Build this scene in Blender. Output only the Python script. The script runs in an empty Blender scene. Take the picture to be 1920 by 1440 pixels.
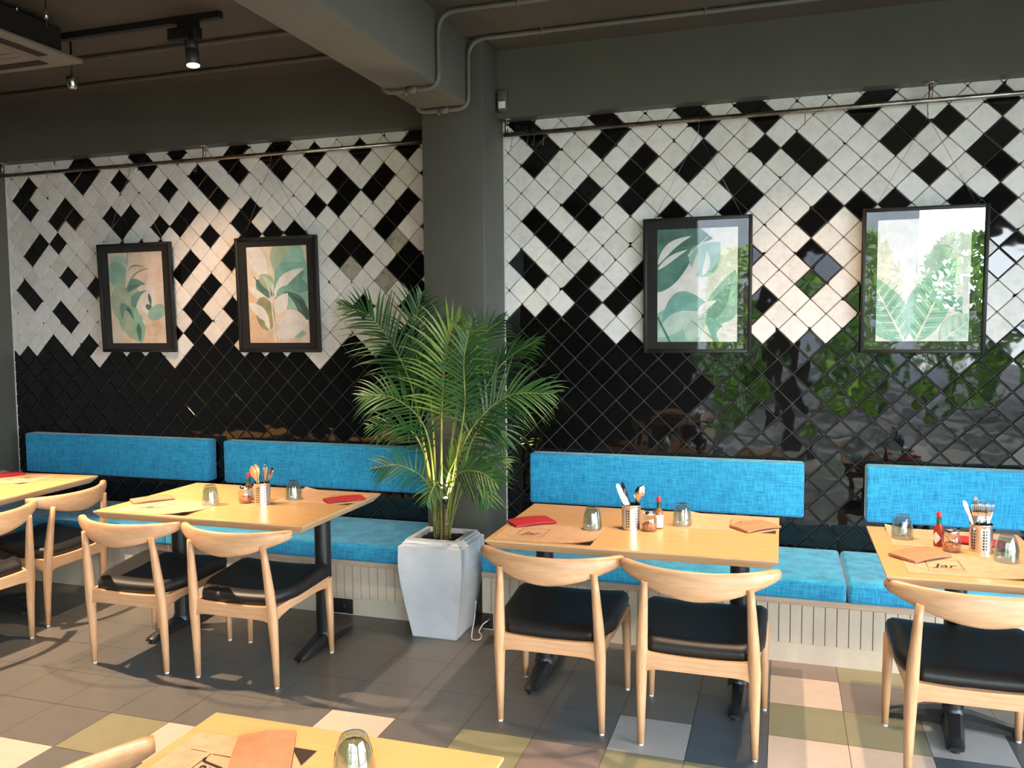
import bpy, bmesh, math, random
from mathutils import Vector, Matrix
random.seed(7)
sc = bpy.context.scene
col = sc.collection
PI = math.pi

# ------------------------------------------------------------------ camera
def camera():
    cd = bpy.data.cameras.new('camera'); co = bpy.data.objects.new('camera', cd); col.objects.link(co)
    f, yaw, pitch, roll = 1580.4, -0.310983, -0.06966, -0.008823
    cy, sy = math.cos(yaw), math.sin(yaw)
    fw = Vector((sy*math.cos(pitch), cy*math.cos(pitch), math.sin(pitch)))
    r = Vector((cy, -sy, 0)); u = r.cross(fw)
    r2 = r*math.cos(roll) + u*math.sin(roll); u2 = -r*math.sin(roll) + u*math.cos(roll)
    m = Matrix((r2, u2, -fw)).transposed().to_4x4(); m.translation = (0.1048, -4.7633, 1.6326)
    co.matrix_world = m
    cd.sensor_fit = 'HORIZONTAL'; cd.sensor_width = 36; cd.lens = f/1920*36
    cd.clip_start = 0.05; cd.clip_end = 200
    sc.camera = co
camera()

# ------------------------------------------------------------------ world, lamps, exposure
w = bpy.data.worlds.new('world'); sc.world = w; w.use_nodes = True
bg = w.node_tree.nodes['Background']
bg.inputs[0].default_value = (0.86, 0.94, 1.0, 1); bg.inputs[1].default_value = 21.5
sc.view_settings.view_transform = 'Standard'; sc.view_settings.look = 'None'
sc.view_settings.exposure = 0.0; sc.view_settings.gamma = 1.0
WARM = (1.0, 0.735, 0.48)
def lamp(name, kind, loc, energy, color=(1,1,1), target=None, **kw):
    d = bpy.data.lights.new(name, kind); d.energy = energy; d.color = color
    for k, v in kw.items(): setattr(d, k, v)
    o = bpy.data.objects.new(name, d); col.objects.link(o); o.location = loc
    if target is not None:
        o.rotation_euler = (Vector(target) - Vector(loc)).to_track_quat('-Z', 'Y').to_euler()
    return o
# ceiling spots of the room: the ones over the tables, and the ones on the track behind the camera aimed at the wall
SPOTS = [((-2.71, -1.22, 2.86), (-2.60, -1.35, 0.0), 215, 1.30), ((-0.24, -1.03, 2.98), (-0.30, -1.15, 0), 240, 1.25),
         ((0.62, -1.10, 2.98), (0.72, -1.25, 0), 260, 1.25), ((-4.15, -1.55, 2.95), (-3.45, -2.0, 0), 940, 1.25),
         ((-0.75, -3.3, 3.05), (-0.75, -3.4, 0), 420, 1.1),
         ((-3.10, -1.7, 3.08), (-3.50, 0, 1.58), 165, 0.82), ((0.20, -1.7, 3.08), (0.28, 0, 1.38), 105, 0.80)]
for i, (l, t, e, a) in enumerate(SPOTS):
    lamp('spot_lamp', 'SPOT', l, e, WARM if t[2] == 0 else (1.0, 0.60, 0.34), t, spot_size=a, spot_blend=0.5 if t[2] == 0 else 1.0, shadow_soft_size=0.018)

# ------------------------------------------------------------------ materials
def S(r, g, b):
    f = lambda c: (c/255/12.92 if c <= 10.3 else ((c/255+0.055)/1.055)**2.4)
    return (f(r), f(g), f(b), 1)
def mat(name, color, rough=0.5, metal=0.0, **kw):
    m = bpy.data.materials.new(name); m.use_nodes = True
    b = m.node_tree.nodes['Principled BSDF']
    b.inputs['Base Color'].default_value = color if len(color) == 4 else (*color, 1)
    b.inputs['Roughness'].default_value = rough; b.inputs['Metallic'].default_value = metal
    for k, v in kw.items(): b.inputs[k].default_value = v
    return m
def nodes(m): return m.node_tree.nodes, m.node_tree.links, m.node_tree.nodes['Principled BSDF']
def noise_color(m, c1, c2, scale=(5, 5, 5), detail=3, lo=0.35, hi=0.65, rough=0.6, space='Object', bump=0.0, bscale=None, dist=0.002):
    n, l, b = nodes(m)
    tc = n.new('ShaderNodeTexCoord'); mp = n.new('ShaderNodeMapping'); mp.inputs['Scale'].default_value = scale
    nz = n.new('ShaderNodeTexNoise'); nz.inputs['Scale'].default_value = 1; nz.inputs['Detail'].default_value = detail; nz.inputs['Roughness'].default_value = rough
    cr = n.new('ShaderNodeValToRGB'); cr.color_ramp.elements[0].position = lo; cr.color_ramp.elements[1].position = hi
    cr.color_ramp.elements[0].color = c1; cr.color_ramp.elements[1].color = c2
    l.new(tc.outputs[space], mp.inputs[0]); l.new(mp.outputs[0], nz.inputs['Vector'])
    l.new(nz.outputs['Fac'], cr.inputs[0]); l.new(cr.outputs[0], b.inputs['Base Color'])
    if bump:
        bp = n.new('ShaderNodeBump'); bp.inputs['Strength'].default_value = bump; bp.inputs['Distance'].default_value = dist
        src = nz.outputs['Fac']
        if bscale:
            m2 = n.new('ShaderNodeMapping'); m2.inputs['Scale'].default_value = bscale; n2 = n.new('ShaderNodeTexNoise'); n2.inputs['Scale'].default_value = 1; n2.inputs['Detail'].default_value = 2
            l.new(tc.outputs[space], m2.inputs[0]); l.new(m2.outputs[0], n2.inputs['Vector']); src = n2.outputs['Fac']
        l.new(src, bp.inputs['Height']); l.new(bp.outputs[0], b.inputs['Normal'])
    return m
def painted(name, c, rough=0.6):
    c2 = tuple(x*1.12 for x in c[:3]) + (1,)
    return noise_color(mat(name, c, rough), c, c2, (3, 3, 3), 4, bump=0.15, bscale=(60, 60, 60), dist=0.0015)
M = {}
M['paint'] = painted('grey_wall_paint', S(84, 84, 78), 0.5)
M['ceiling'] = painted('ceiling_paint', S(80, 76, 68), 0.6)
M['beam'] = painted('beam_paint', S(104, 104, 98), 0.5)
M['caulk'] = mat('white_caulk', S(215, 213, 205), 0.7)
M['grout'] = noise_color(mat('grout', S(100, 98, 92), 0.9), S(112, 109, 103), S(160, 157, 150), (9, 9, 9), 4)
M['black_grout'] = mat('dark_grout', S(80, 77, 74), 0.8)
def glossy_black():
    m = mat('black_glazed_tile', (0.004, 0.004, 0.0045, 1), 0.03, **{'IOR': 1.52})
    n, l, b = nodes(m)
    tc = n.new('ShaderNodeTexCoord'); nz = n.new('ShaderNodeTexNoise'); nz.inputs['Scale'].default_value = 9; nz.inputs['Detail'].default_value = 1
    bp = n.new('ShaderNodeBump'); bp.inputs['Strength'].default_value = 0.25; bp.inputs['Distance'].default_value = 0.004
    l.new(tc.outputs['Object'], nz.inputs['Vector']); l.new(nz.outputs['Fac'], bp.inputs['Height']); l.new(bp.outputs[0], b.inputs['Normal'])
    return m
M['btile'] = glossy_black()
def white_tile(name, c1, c2):
    m = mat(name, c1, 0.55)
    return noise_color(m, c2, c1, (16, 16, 16), 6, 0.30, 0.55, 0.7, bump=0.25, bscale=(50, 50, 50), dist=0.002)
M['wt'] = [white_tile('white_stone_tile', S(232, 232, 230), S(216, 215, 212)), white_tile('ivory_stone_tile', S(226, 225, 221), S(206, 204, 200)),
           white_tile('chalky_stone_tile', S(236, 236, 234), S(222, 222, 219)), white_tile('dirty_stone_tile', S(176, 171, 158), S(120, 116, 104))]
def floor_mat(name, c, k=1.1):
    c2 = tuple(x*k for x in c[:3]) + (1,)
    return noise_color(mat(name, c, 0.33), c, c2, (14, 14, 14), 5, bump=0.06, bscale=(9, 9, 9), dist=0.003)
M['fl'] = dict(d=floor_mat('charcoal_floor_tile', S(94, 90, 86)), b=floor_mat('slate_floor_tile', S(74, 77, 82)), o=floor_mat('olive_floor_tile', S(128, 122, 94)),
               m=floor_mat('mauve_floor_tile', S(122, 106, 100)), c=floor_mat('cream_floor_tile', S(190, 170, 154)), g=floor_mat('pale_grey_floor_tile', S(160, 158, 155)))
M['fgrout'] = mat('floor_grout', S(70, 66, 62), 0.8)
def wood(name, c1, c2, scale, rough=0.35, space='Object'):
    m = mat(name, c1, rough)
    return noise_color(m, c1, c2, scale, 5, 0.3, 0.7, 0.65, space)
M['ash_v'] = wood('ash_wood_upright', S(184, 138, 98), S(212, 168, 128), (40, 40, 4))
M['ash_h'] = wood('ash_wood_level', S(184, 138, 98), S(214, 168, 128), (4, 30, 45))
M['ash_y'] = wood('ash_wood_side', S(184, 138, 98), S(214, 168, 128), (40, 4, 45))
M['top'] = wood('birch_table_top', S(202, 156, 100), S(212, 170, 116), (2, 26, 26), 0.3)
M['edge'] = wood('birch_ply_edge', S(190, 152, 112), S(214, 178, 138), (3, 3, 160), 0.5)
M['bench'] = wood('pale_bench_wood', S(190, 176, 158), S(208, 196, 178), (6, 6, 1.5), 0.5)
M['benchtop'] = wood('bench_ledge_wood', S(176, 152, 130), S(200, 176, 152), (2, 30, 30), 0.5)
M['groove'] = mat('groove_painted_shade', S(60, 50, 40), 0.9)  # dark carcass colour stands in for the shade between the slats
def fabric():
    m = mat('blue_woven_fabric', S(20, 150, 205), 0.85, **{'Sheen Weight': 0.35, 'Sheen Roughness': 0.4})
    n, l, b = nodes(m)
    tc = n.new('ShaderNodeTexCoord'); out = []
    for sc_ in ((14, 14, 330), (260, 260, 16)):
        mp = n.new('ShaderNodeMapping'); mp.inputs['Scale'].default_value = sc_
        nz = n.new('ShaderNodeTexNoise'); nz.inputs['Scale'].default_value = 1; nz.inputs['Detail'].default_value = 2
        l.new(tc.outputs['Object'], mp.inputs[0]); l.new(mp.outputs[0], nz.inputs['Vector']); out.append(nz.outputs['Fac'])
    mx = n.new('ShaderNodeMath'); mx.operation = 'ADD'; l.new(out[0], mx.inputs[0]); l.new(out[1], mx.inputs[1])
    hf = n.new('ShaderNodeMath'); hf.operation = 'MULTIPLY'; hf.inputs[1].default_value = 0.5; l.new(mx.outputs[0], hf.inputs[0])
    cr = n.new('ShaderNodeValToRGB'); e = cr.color_ramp.elements
    e[0].position = 0.34; e[0].color = S(4, 106, 160); e[1].position = 0.64; e[1].color = S(50, 174, 217)
    l.new(hf.outputs[0], cr.inputs[0]); l.new(cr.outputs[0], b.inputs['Base Color'])
    bp = n.new('ShaderNodeBump'); bp.inputs['Strength'].default_value = 0.35; bp.inputs['Distance'].default_value = 0.002
    l.new(hf.outputs[0], bp.inputs['Height']); l.new(bp.outputs[0], b.inputs['Normal'])
    return m
M['blue'] = fabric()
M['leather'] = noise_color(mat('black_leather', (0.012, 0.011, 0.011, 1), 0.46, **{'Specular IOR Level': 0.35}), (0.010, 0.0095, 0.0095, 1), (0.016, 0.015, 0.0145, 1), (60, 60, 60), 3, bump=0.12, bscale=(220, 220, 220), dist=0.001)
M['black'] = mat('black_powder_coat', (0.012, 0.0125, 0.014, 1), 0.38)
M['plastic'] = mat('black_plastic', (0.012, 0.012, 0.013, 1), 0.5)
M['glide'] = mat('white_foot_glide', S(215, 212, 205), 0.5)
M['steel'] = mat('brushed_steel', (0.74, 0.73, 0.72, 1), 0.32, 1.0)
M['chrome'] = mat('polished_cutlery_steel', (0.72, 0.71, 0.70, 1), 0.12, 1.0)
M['pipe'] = noise_color(mat('galvanised_pipe', (0.42, 0.40, 0.37, 1), 0.32, 1.0), S(120, 116, 108), S(186, 180, 170), (12, 40, 40), 3)
M['conduit'] = mat('painted_conduit', S(96, 96, 90), 0.45)
M['white'] = noise_color(mat('white_planter_glaze', S(216, 220, 226), 0.35), S(208, 212, 219), S(220, 224, 230), (6, 6, 6), 4)
M['cord'] = mat('white_cord', S(205, 203, 200), 0.5)
M['soil'] = noise_color(mat('dark_soil', S(30, 22, 16), 0.95), S(22, 16, 12), S(64, 50, 38), (70, 70, 70), 4, bump=0.8, dist=0.01)
M['leaf'] = noise_color(mat('palm_leaflet', S(40, 80, 38), 0.4), S(24, 62, 32), S(60, 98, 44), (5, 5, 5), 3)
M['leaf2'] = noise_color(mat('yellow_green_palm_leaflet', S(92, 126, 46), 0.4), S(74, 112, 40), S(132, 156, 66), (5, 5, 5), 3)  # lighter yellow-green tone, used on two of the fronds
for k in ('leaf', 'leaf2'):
    M[k].node_tree.nodes['Principled BSDF'].inputs['Specular IOR Level'].default_value = 0.4
M['stem'] = noise_color(mat('palm_stem', S(98, 118, 52), 0.5), S(84, 104, 46), S(150, 148, 74), (30, 30, 6), 3)
M['cane'] = noise_color(mat('palm_cane', S(120, 104, 74), 0.6), S(96, 80, 54), S(150, 132, 92), (20, 20, 60), 3)
M['kraft'] = noise_color(mat('kraft_paper', S(200, 156, 122), 0.8), S(196, 152, 118), S(206, 164, 130), (30, 30, 30), 3)
M['ink'] = mat('dark_brown_ink', S(48, 34, 26), 0.8)
M['faint'] = mat('faint_brown_ink', S(176, 132, 98), 0.8)
M['tan'] = noise_color(mat('tan_paper', S(172, 122, 88), 0.8), S(168, 118, 84), S(178, 128, 94), (40, 40, 40), 3)
M['red'] = noise_color(mat('red_paper', S(172, 28, 40), 0.75), S(164, 24, 36), S(182, 34, 46), (40, 40, 40), 3)
M['frame'] = mat('black_frame_lacquer', (0.011, 0.0115, 0.012, 1), 0.5)
M['mount'] = mat('black_mount_board', (0.010, 0.0095, 0.009, 1), 0.7)
M['wire'] = mat('picture_wire', (0.35, 0.34, 0.33, 1), 0.35, 1.0)
M['silver'] = mat('chrome_fitting', (0.7, 0.69, 0.67, 1), 0.18, 1.0)
M['acp'] = mat('ac_panel_plastic', S(128, 124, 114), 0.5)
M['acd'] = mat('ac_slot_dark', S(40, 37, 32), 0.7)
M['sensor'] = mat('grey_sensor_case', S(92, 92, 88), 0.4)
M['lens'] = mat('white_sensor_lens', S(240, 242, 240), 0.3)
def emis(name, c, s):
    m = bpy.data.materials.new(name); m.use_nodes = True; n = m.node_tree.nodes; n.remove(n['Principled BSDF'])
    e = n.new('ShaderNodeEmission'); e.inputs[0].default_value = (*c, 1); e.inputs[1].default_value = s
    m.node_tree.links.new(e.outputs[0], n['Material Output'].inputs[0]); return m
M['glow'] = emis('lit_lamp_lens', (1, 0.93, 0.78), 6.0)
def thin_glass(name, tint=(0.96, 0.98, 0.98), rough=0.0, ior=1.5, add=0.0):
    m = bpy.data.materials.new(name); m.use_nodes = True; n, l = m.node_tree.nodes, m.node_tree.links
    n.remove(n['Principled BSDF'])
    t = n.new('ShaderNodeBsdfTransparent'); t.inputs[0].default_value = (*tint, 1)
    g = n.new('ShaderNodeBsdfGlossy'); g.inputs['Roughness'].default_value = rough
    lw = n.new('ShaderNodeLayerWeight'); lw.inputs['Blend'].default_value = 0.5
    pw_ = n.new('ShaderNodeMath'); pw_.operation = 'POWER'; pw_.inputs[1].default_value = 4.0; l.new(lw.outputs['Facing'], pw_.inputs[0])
    fr = n.new('ShaderNodeMath'); fr.operation = 'MULTIPLY_ADD'; r0 = ((ior-1)/(ior+1))**2; fr.inputs[1].default_value = 1-r0; fr.inputs[2].default_value = r0; l.new(pw_.outputs[0], fr.inputs[0])
    mx = n.new('ShaderNodeMixShader'); l.new(t.outputs[0], mx.inputs[1]); l.new(g.outputs[0], mx.inputs[2])
    if add:
        a = n.new('ShaderNodeMath'); a.operation = 'ADD'; a.inputs[1].default_value = add; l.new(fr.outputs[0], a.inputs[0]); l.new(a.outputs[0], mx.inputs[0])
    else: l.new(fr.outputs[0], mx.inputs[0])
    l.new(mx.outputs[0], n['Material Output'].inputs[0]); return m
M['pane'] = thin_glass('picture_glass', (0.97, 0.98, 0.98), 0.0, 1.55, 0.045)
M['glass'] = thin_glass('tumbler_glass', (0.80, 0.91, 0.95), 0.04, 1.6, 0.13)
M['jarglass'] = thin_glass('jar_glass', (0.93, 0.95, 0.95), 0.03, 1.5, 0.07)
M['sauce'] = mat('red_hot_sauce', S(168, 52, 22), 0.2)
M['label'] = mat('white_paper_label', S(236, 234, 228), 0.6)
M['cap'] = mat('red_bottle_cap', S(214, 40, 56), 0.4)
M['neck'] = mat('green_neck_foil', S(20, 84, 44), 0.4)
M['flakes'] = noise_color(mat('chilli_flakes', S(170, 72, 40), 0.8), S(130, 36, 20), S(226, 150, 96), (160, 160, 160), 3, 0.4, 0.6)
M['woodspoon'] = mat('warm_spoon_metal', S(226, 170, 112), 0.35, 0.4)  # warm reflection put into the colour of plain steel spoons
M['foliage'] = noise_color(mat('shrub_leaves', S(90, 140, 50), 0.6), S(56, 110, 34), S(150, 196, 70), (2.5, 2.5, 2.5), 3)
M['paving'] = noise_color(mat('terrace_paving', S(90, 88, 86), 0.8), S(26, 25, 25), S(104, 102, 100), (0.9, 0.9, 0.9), 5, 0.42, 0.58)
M['bldg'] = noise_color(mat('grey_render', S(150, 156, 166), 0.8), S(144, 150, 160), S(158, 164, 174), (0.6, 0.6, 0.6), 3)
M['dwood'] = mat('dark_brown_panel', S(52, 42, 36), 0.5)

# ------------------------------------------------------------------ mesh builder
class MB:
    def __init__(s): s.bm = bmesh.new()
    def poly(s, pts, mi=0, smooth=False):
        f = s.bm.faces.new([s.bm.verts.new(p) for p in pts]); f.material_index = mi; f.smooth = smooth; return f
    def box(s, x0, x1, y0, y1, z0, z1, mi=0, bev=0.0, seg=2):
        b = bmesh.new(); bmesh.ops.create_cube(b, size=1)
        for v in b.verts: v.co = Vector(((x0+x1)/2 + v.co.x*(x1-x0), (y0+y1)/2 + v.co.y*(y1-y0), (z0+z1)/2 + v.co.z*(z1-z0)))
        if bev: bmesh.ops.bevel(b, geom=b.edges[:], offset=bev, segments=seg, affect='EDGES', profile=0.5)
        s.join(b, mi, bool(bev))
    def join(s, b, mi=0, smooth=False, mtx=None):
        mp = {}
        for v in b.verts: mp[v] = s.bm.verts.new(mtx @ v.co if mtx else v.co)
        for f in b.faces:
            try: g = s.bm.faces.new([mp[v] for v in f.verts])
            except ValueError: continue
            g.material_index = mi; g.smooth = smooth
        b.free()
    def tube(s, pts, rad, seg=10, mi=0, cap=True, sq=1.0, up=None):
        pts = [Vector(p) for p in pts]; n = len(pts)
        rad = [rad]*n if isinstance(rad, (int, float)) else rad
        prev = None; rings = []
        for i, p in enumerate(pts):
            t = (pts[min(i+1, n-1)] - pts[max(i-1, 0)]).normalized()
            if prev is None:
                a = Vector(up) if up else (Vector((0, 0, 1)) if abs(t.z) < 0.9 else Vector((1, 0, 0)))
                a = (a - t*a.dot(t)).normalized()
            else: a = (prev - t*prev.dot(t)).normalized()
            prev = a; b = t.cross(a)
            rings.append([s.bm.verts.new(p + a*math.cos(k*2*PI/seg)*rad[i] + b*math.sin(k*2*PI/seg)*rad[i]*sq) for k in range(seg)])
        for i in range(n-1):
            for k in range(seg):
                f = s.bm.faces.new((rings[i][k], rings[i][(k+1) % seg], rings[i+1][(k+1) % seg], rings[i+1][k])); f.smooth = True; f.material_index = mi
        if cap:
            for r, rev in ((rings[0], True), (rings[-1], False)):
                f = s.bm.faces.new(r[::-1] if rev else r); f.material_index = mi
    def lathe(s, prof, seg=24, c=(0, 0, 0), mi=0, close=False, skip=None):
        rings = []
        for r, z in prof:
            rings.append([s.bm.verts.new((c[0] + r*math.cos(k*2*PI/seg), c[1] + r*math.sin(k*2*PI/seg), c[2] + z)) for k in range(seg)] if r > 1e-6 else [s.bm.verts.new((c[0], c[1], c[2]+z))])
        for i in range(len(rings)-1):
            A, B = rings[i], rings[i+1]
            for k in range(seg):
                if skip and skip(i, k): continue
                k2 = (k+1) % seg
                if len(A) == 1 and len(B) == 1: continue
                vs = (A[0], B[k2], B[k]) if len(A) == 1 else ((A[k], A[k2], B[0]) if len(B) == 1 else (A[k], A[k2], B[k2], B[k]))
                f = s.bm.faces.new(vs); f.smooth = True; f.material_index = mi
    def loft(s, rings, mi=0, smooth=True, cap=True, closed=True):
        R = [[s.bm.verts.new(p) for p in r] for r in rings]; n = len(R[0])
        for i in range(len(R)-1):
            for k in range(n if closed else n-1):
                f = s.bm.faces.new((R[i][k], R[i][(k+1) % n], R[i+1][(k+1) % n], R[i+1][k])); f.smooth = smooth; f.material_index = mi
        if cap:
            f = s.bm.faces.new(R[0][::-1]); f.material_index = mi
            f = s.bm.faces.new(R[-1]); f.material_index = mi
    def build(s, name, mats, parent=None, loc=None, rotz=0, sharp=None, recalc=True):
        if recalc: bmesh.ops.recalc_face_normals(s.bm, faces=s.bm.faces[:])
        me = bpy.data.meshes.new(name); s.bm.to_mesh(me); s.bm.free()
        for m in (mats if isinstance(mats, (list, tuple)) else [mats]): me.materials.append(m)
        if sharp is not None: me.set_sharp_from_angle(angle=math.radians(sharp))
        o = bpy.data.objects.new(name, me); col.objects.link(o)
        if parent: o.parent = parent
        if loc is not None: o.location = loc
        o.rotation_euler.z = rotz
        return o
def tag(o, label=None, cat=None, group=None, kind=None):
    if label: o['label'] = label
    if cat: o['category'] = cat
    if group: o['group'] = group
    if kind: o['kind'] = kind
    return o
def thing(name, label, cat, loc=(0, 0, 0), rz=0, group=None):
    o = bpy.data.objects.new(name, None); col.objects.link(o); o.empty_display_size = 0.05
    o.location = loc; o.rotation_euler.z = rz
    return tag(o, label, cat, group)
def dup(root, loc, rz=0, label=None, group=None):
    def cp(o, par):
        c = o.copy(); col.objects.link(c)
        if par: c.parent = par
        for ch in kids.get(o, []): cp(ch, c)
        return c
    kids = {}
    for o in list(col.objects):
        if o.parent: kids.setdefault(o.parent, []).append(o)
    r = cp(root, None); r.location = loc; r.rotation_euler = (0, 0, rz)
    if label: r['label'] = label
    if group: r['group'] = group
    return r
def struct(mb, name, mats, **k): return tag(mb.build(name, mats, **k), kind='structure')

# ------------------------------------------------------------------ the room
ZC = 3.19
H = 0.08; Z0 = 31.97*H

BLACK = {3: [-57,-51,-47,-41,-37,-25,-17,-11,-5,-1,7], 2: [-58,-56,-50,-42,-38,-34,-30,-26,-16,-10,-4,0,6,14], 1: [-63,-57,-53,-45,-41,-37,-15,-11,9,11], 0: [-64,-48,-44,-32,-28,-24,-16,-8,-4,0,2,8,14], -1: [-63,-59,-43,-31,-29,-9,-5,3,13], -2: [-60,-58,-54,-52,-46,-40,-34,-32,-26,-12,-8,-2,10,14], -3: [-53,-49,-47,-41,-27,-13,-9,-1], -4: [-62,-60,-44,-40,-38,-36,-28,-24,-16,-12,-6,-2,4,6,8,12,14], -5: [-63,-53,-51,-49,-41,-35,-31,-15,3,13], -6: [-46,-42,-32,-30,-26,-14,14], -7: [-59,-47,-27,-25,-17,-1,3,15], -8: [-64,-56,-44,-26,-16,-12,-8,4,14], -9: [-63,-45,-25,-13,-9,3], -10: [-60,-46,-42,-30,-26,-12,-10,0,6], -11: [-59,-45,-41,-17,-15,-13,-1], -12: [-48,-46,-42,-26,-16,-14,-12,6], -13: [-61,-57,-45,-43,-31,-27,-1,1,3,5]}
DIRTY = ((-27, -5), (-31, -7), (-28, -8))
WHITE14 = (-56, -48, -34)
W12R = (-10, -8, 0, 2, 4, 14)
rt = random.Random(3)
def is_black(x, z):
    if x < -21:
        if z <= -15: return True
        if z == -14: return x not in WHITE14
    else:
        if z <= -13: return True
        if z == -12: return x not in W12R
    if x > 16 or x < -66: return rt.random() < 0.3
    return x in BLACK.get(z, ())
def tile_wall():
    mb = MB(); zt = 2.845; x0, x1 = -5.25, 2.6
    mb.poly([(x0, 0.004, 0.0), (x1, 0.004, 0.0), (x1, 0.004, 3.19), (x0, 0.004, 3.19)], 0)
    black_cells = []
    for z in range(5, -33, -1):
        for x in range(-68, 35):
            if (x + z) % 2: continue
            X, Z = x*H, Z0 + z*H
            if X < x0 - H or X > x1 + H: continue
            if -1.76 < X < -1.54: continue
            bl = is_black(x, z)
            if Z < -0.02 or (Z < 0.3 and rt.random() < 0): continue
            def pt(a, b): return (X + a, Z + b)
            h = H - (0.0036 if bl else 0.0016)
            if bl: ring = [pt(0, -h), pt(h, 0), pt(0, h), pt(-h, 0)]
            else:
                ring = []
                for (ax, az), (bx, bz) in (((0, -1), (1, 0)), ((1, 0), (0, 1)), ((0, 1), (-1, 0)), ((-1, 0), (0, -1))):
                    c = rt.choice((0.02, 0.02, 0.03, 0.05, 0.09, 0.16)); d = rt.choice((0.02, 0.02, 0.03, 0.04, 0.08, 0.14))
                    hh = h*rt.uniform(0.99, 1.0)
                    ring.append(pt(hh*(ax + (bx-ax)*c), hh*(az + (bz-az)*c))); ring.append(pt(hh*(ax + (bx-ax)*(1-d)), hh*(az + (bz-az)*(1-d))))
            # cut at the top edge, the corners and the side edges of the wall panels
            def clip(R, f):
                o = []
                for i in range(len(R)):
                    a, b = R[i-1], R[i]; fa, fb = f(a), f(b)
                    if (fa >= 0) != (fb >= 0):
                        t = fa/(fa-fb); o.append((a[0]+(b[0]-a[0])*t, a[1]+(b[1]-a[1])*t))
                    if fb >= 0: o.append(b)
                return o
            top = zt - rt.uniform(0.012, 0.03)
            ring = clip(ring, lambda p: top - p[1])
            ring = clip(ring, lambda p: p[0] - x0 - 0.004); ring = clip(ring, lambda p: x1 - p[0])
            if X < -1.65: ring = clip(ring, lambda p: -1.83 - p[0])
            else: ring = clip(ring, lambda p: p[0] + 1.462)
            if len(ring) < 3: continue
            cx = sum(p[0] for p in ring)/len(ring); cz = sum(p[1] for p in ring)/len(ring)
            k = 0.935 if bl else 0.94
            ta, tb = (rt.gauss(0, 0.010), rt.gauss(0, 0.010)) if bl else (0, 0)
            yf = lambda p: -0.004 + ta*(p[0]-cx) + tb*(p[1]-cz)
            inner = [(cx+(p[0]-cx)*k, cz+(p[1]-cz)*k) for p in ring]
            mi = 1 if bl else rt.choice((2, 2, 2, 3, 3, 4, 4)) if (x, z) not in DIRTY else 5
            iv = [mb.bm.verts.new((p[0], yf(p), p[1])) for p in inner]
            ov = [mb.bm.verts.new((p[0], -0.0005, p[1])) for p in ring]
            bv = [mb.bm.verts.new((p[0], 0.004, p[1])) for p in ring]
            f = mb.bm.faces.new(iv); f.material_index = mi
            n = len(ring)
            for A, B in ((ov, iv), (bv, ov)):
                for i in range(n):
                    f = mb.bm.faces.new((A[i], A[(i+1) % n], B[(i+1) % n], B[i])); f.material_index = mi
            if bl and Z < Z0 + 2.5*H:
                # dark joint around a black tile
                g = H*0.998
                q = clip(clip([(X, Z-g), (X+g, Z), (X, Z+g), (X-g, Z)], lambda p: top-p[1]), lambda p: p[0]-x0)
                q = clip(q, (lambda p: -1.83-p[0]) if X < -1.65 else (lambda p: p[0]+1.462))
                if len(q) > 2: mb.poly([(p[0], 0.0032, p[1]) for p in q], 6)
    o = struct(mb, 'wall_back', [M['grout'], M['btile'], *M['wt'], M['black_grout']])
tile_wall()
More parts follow.
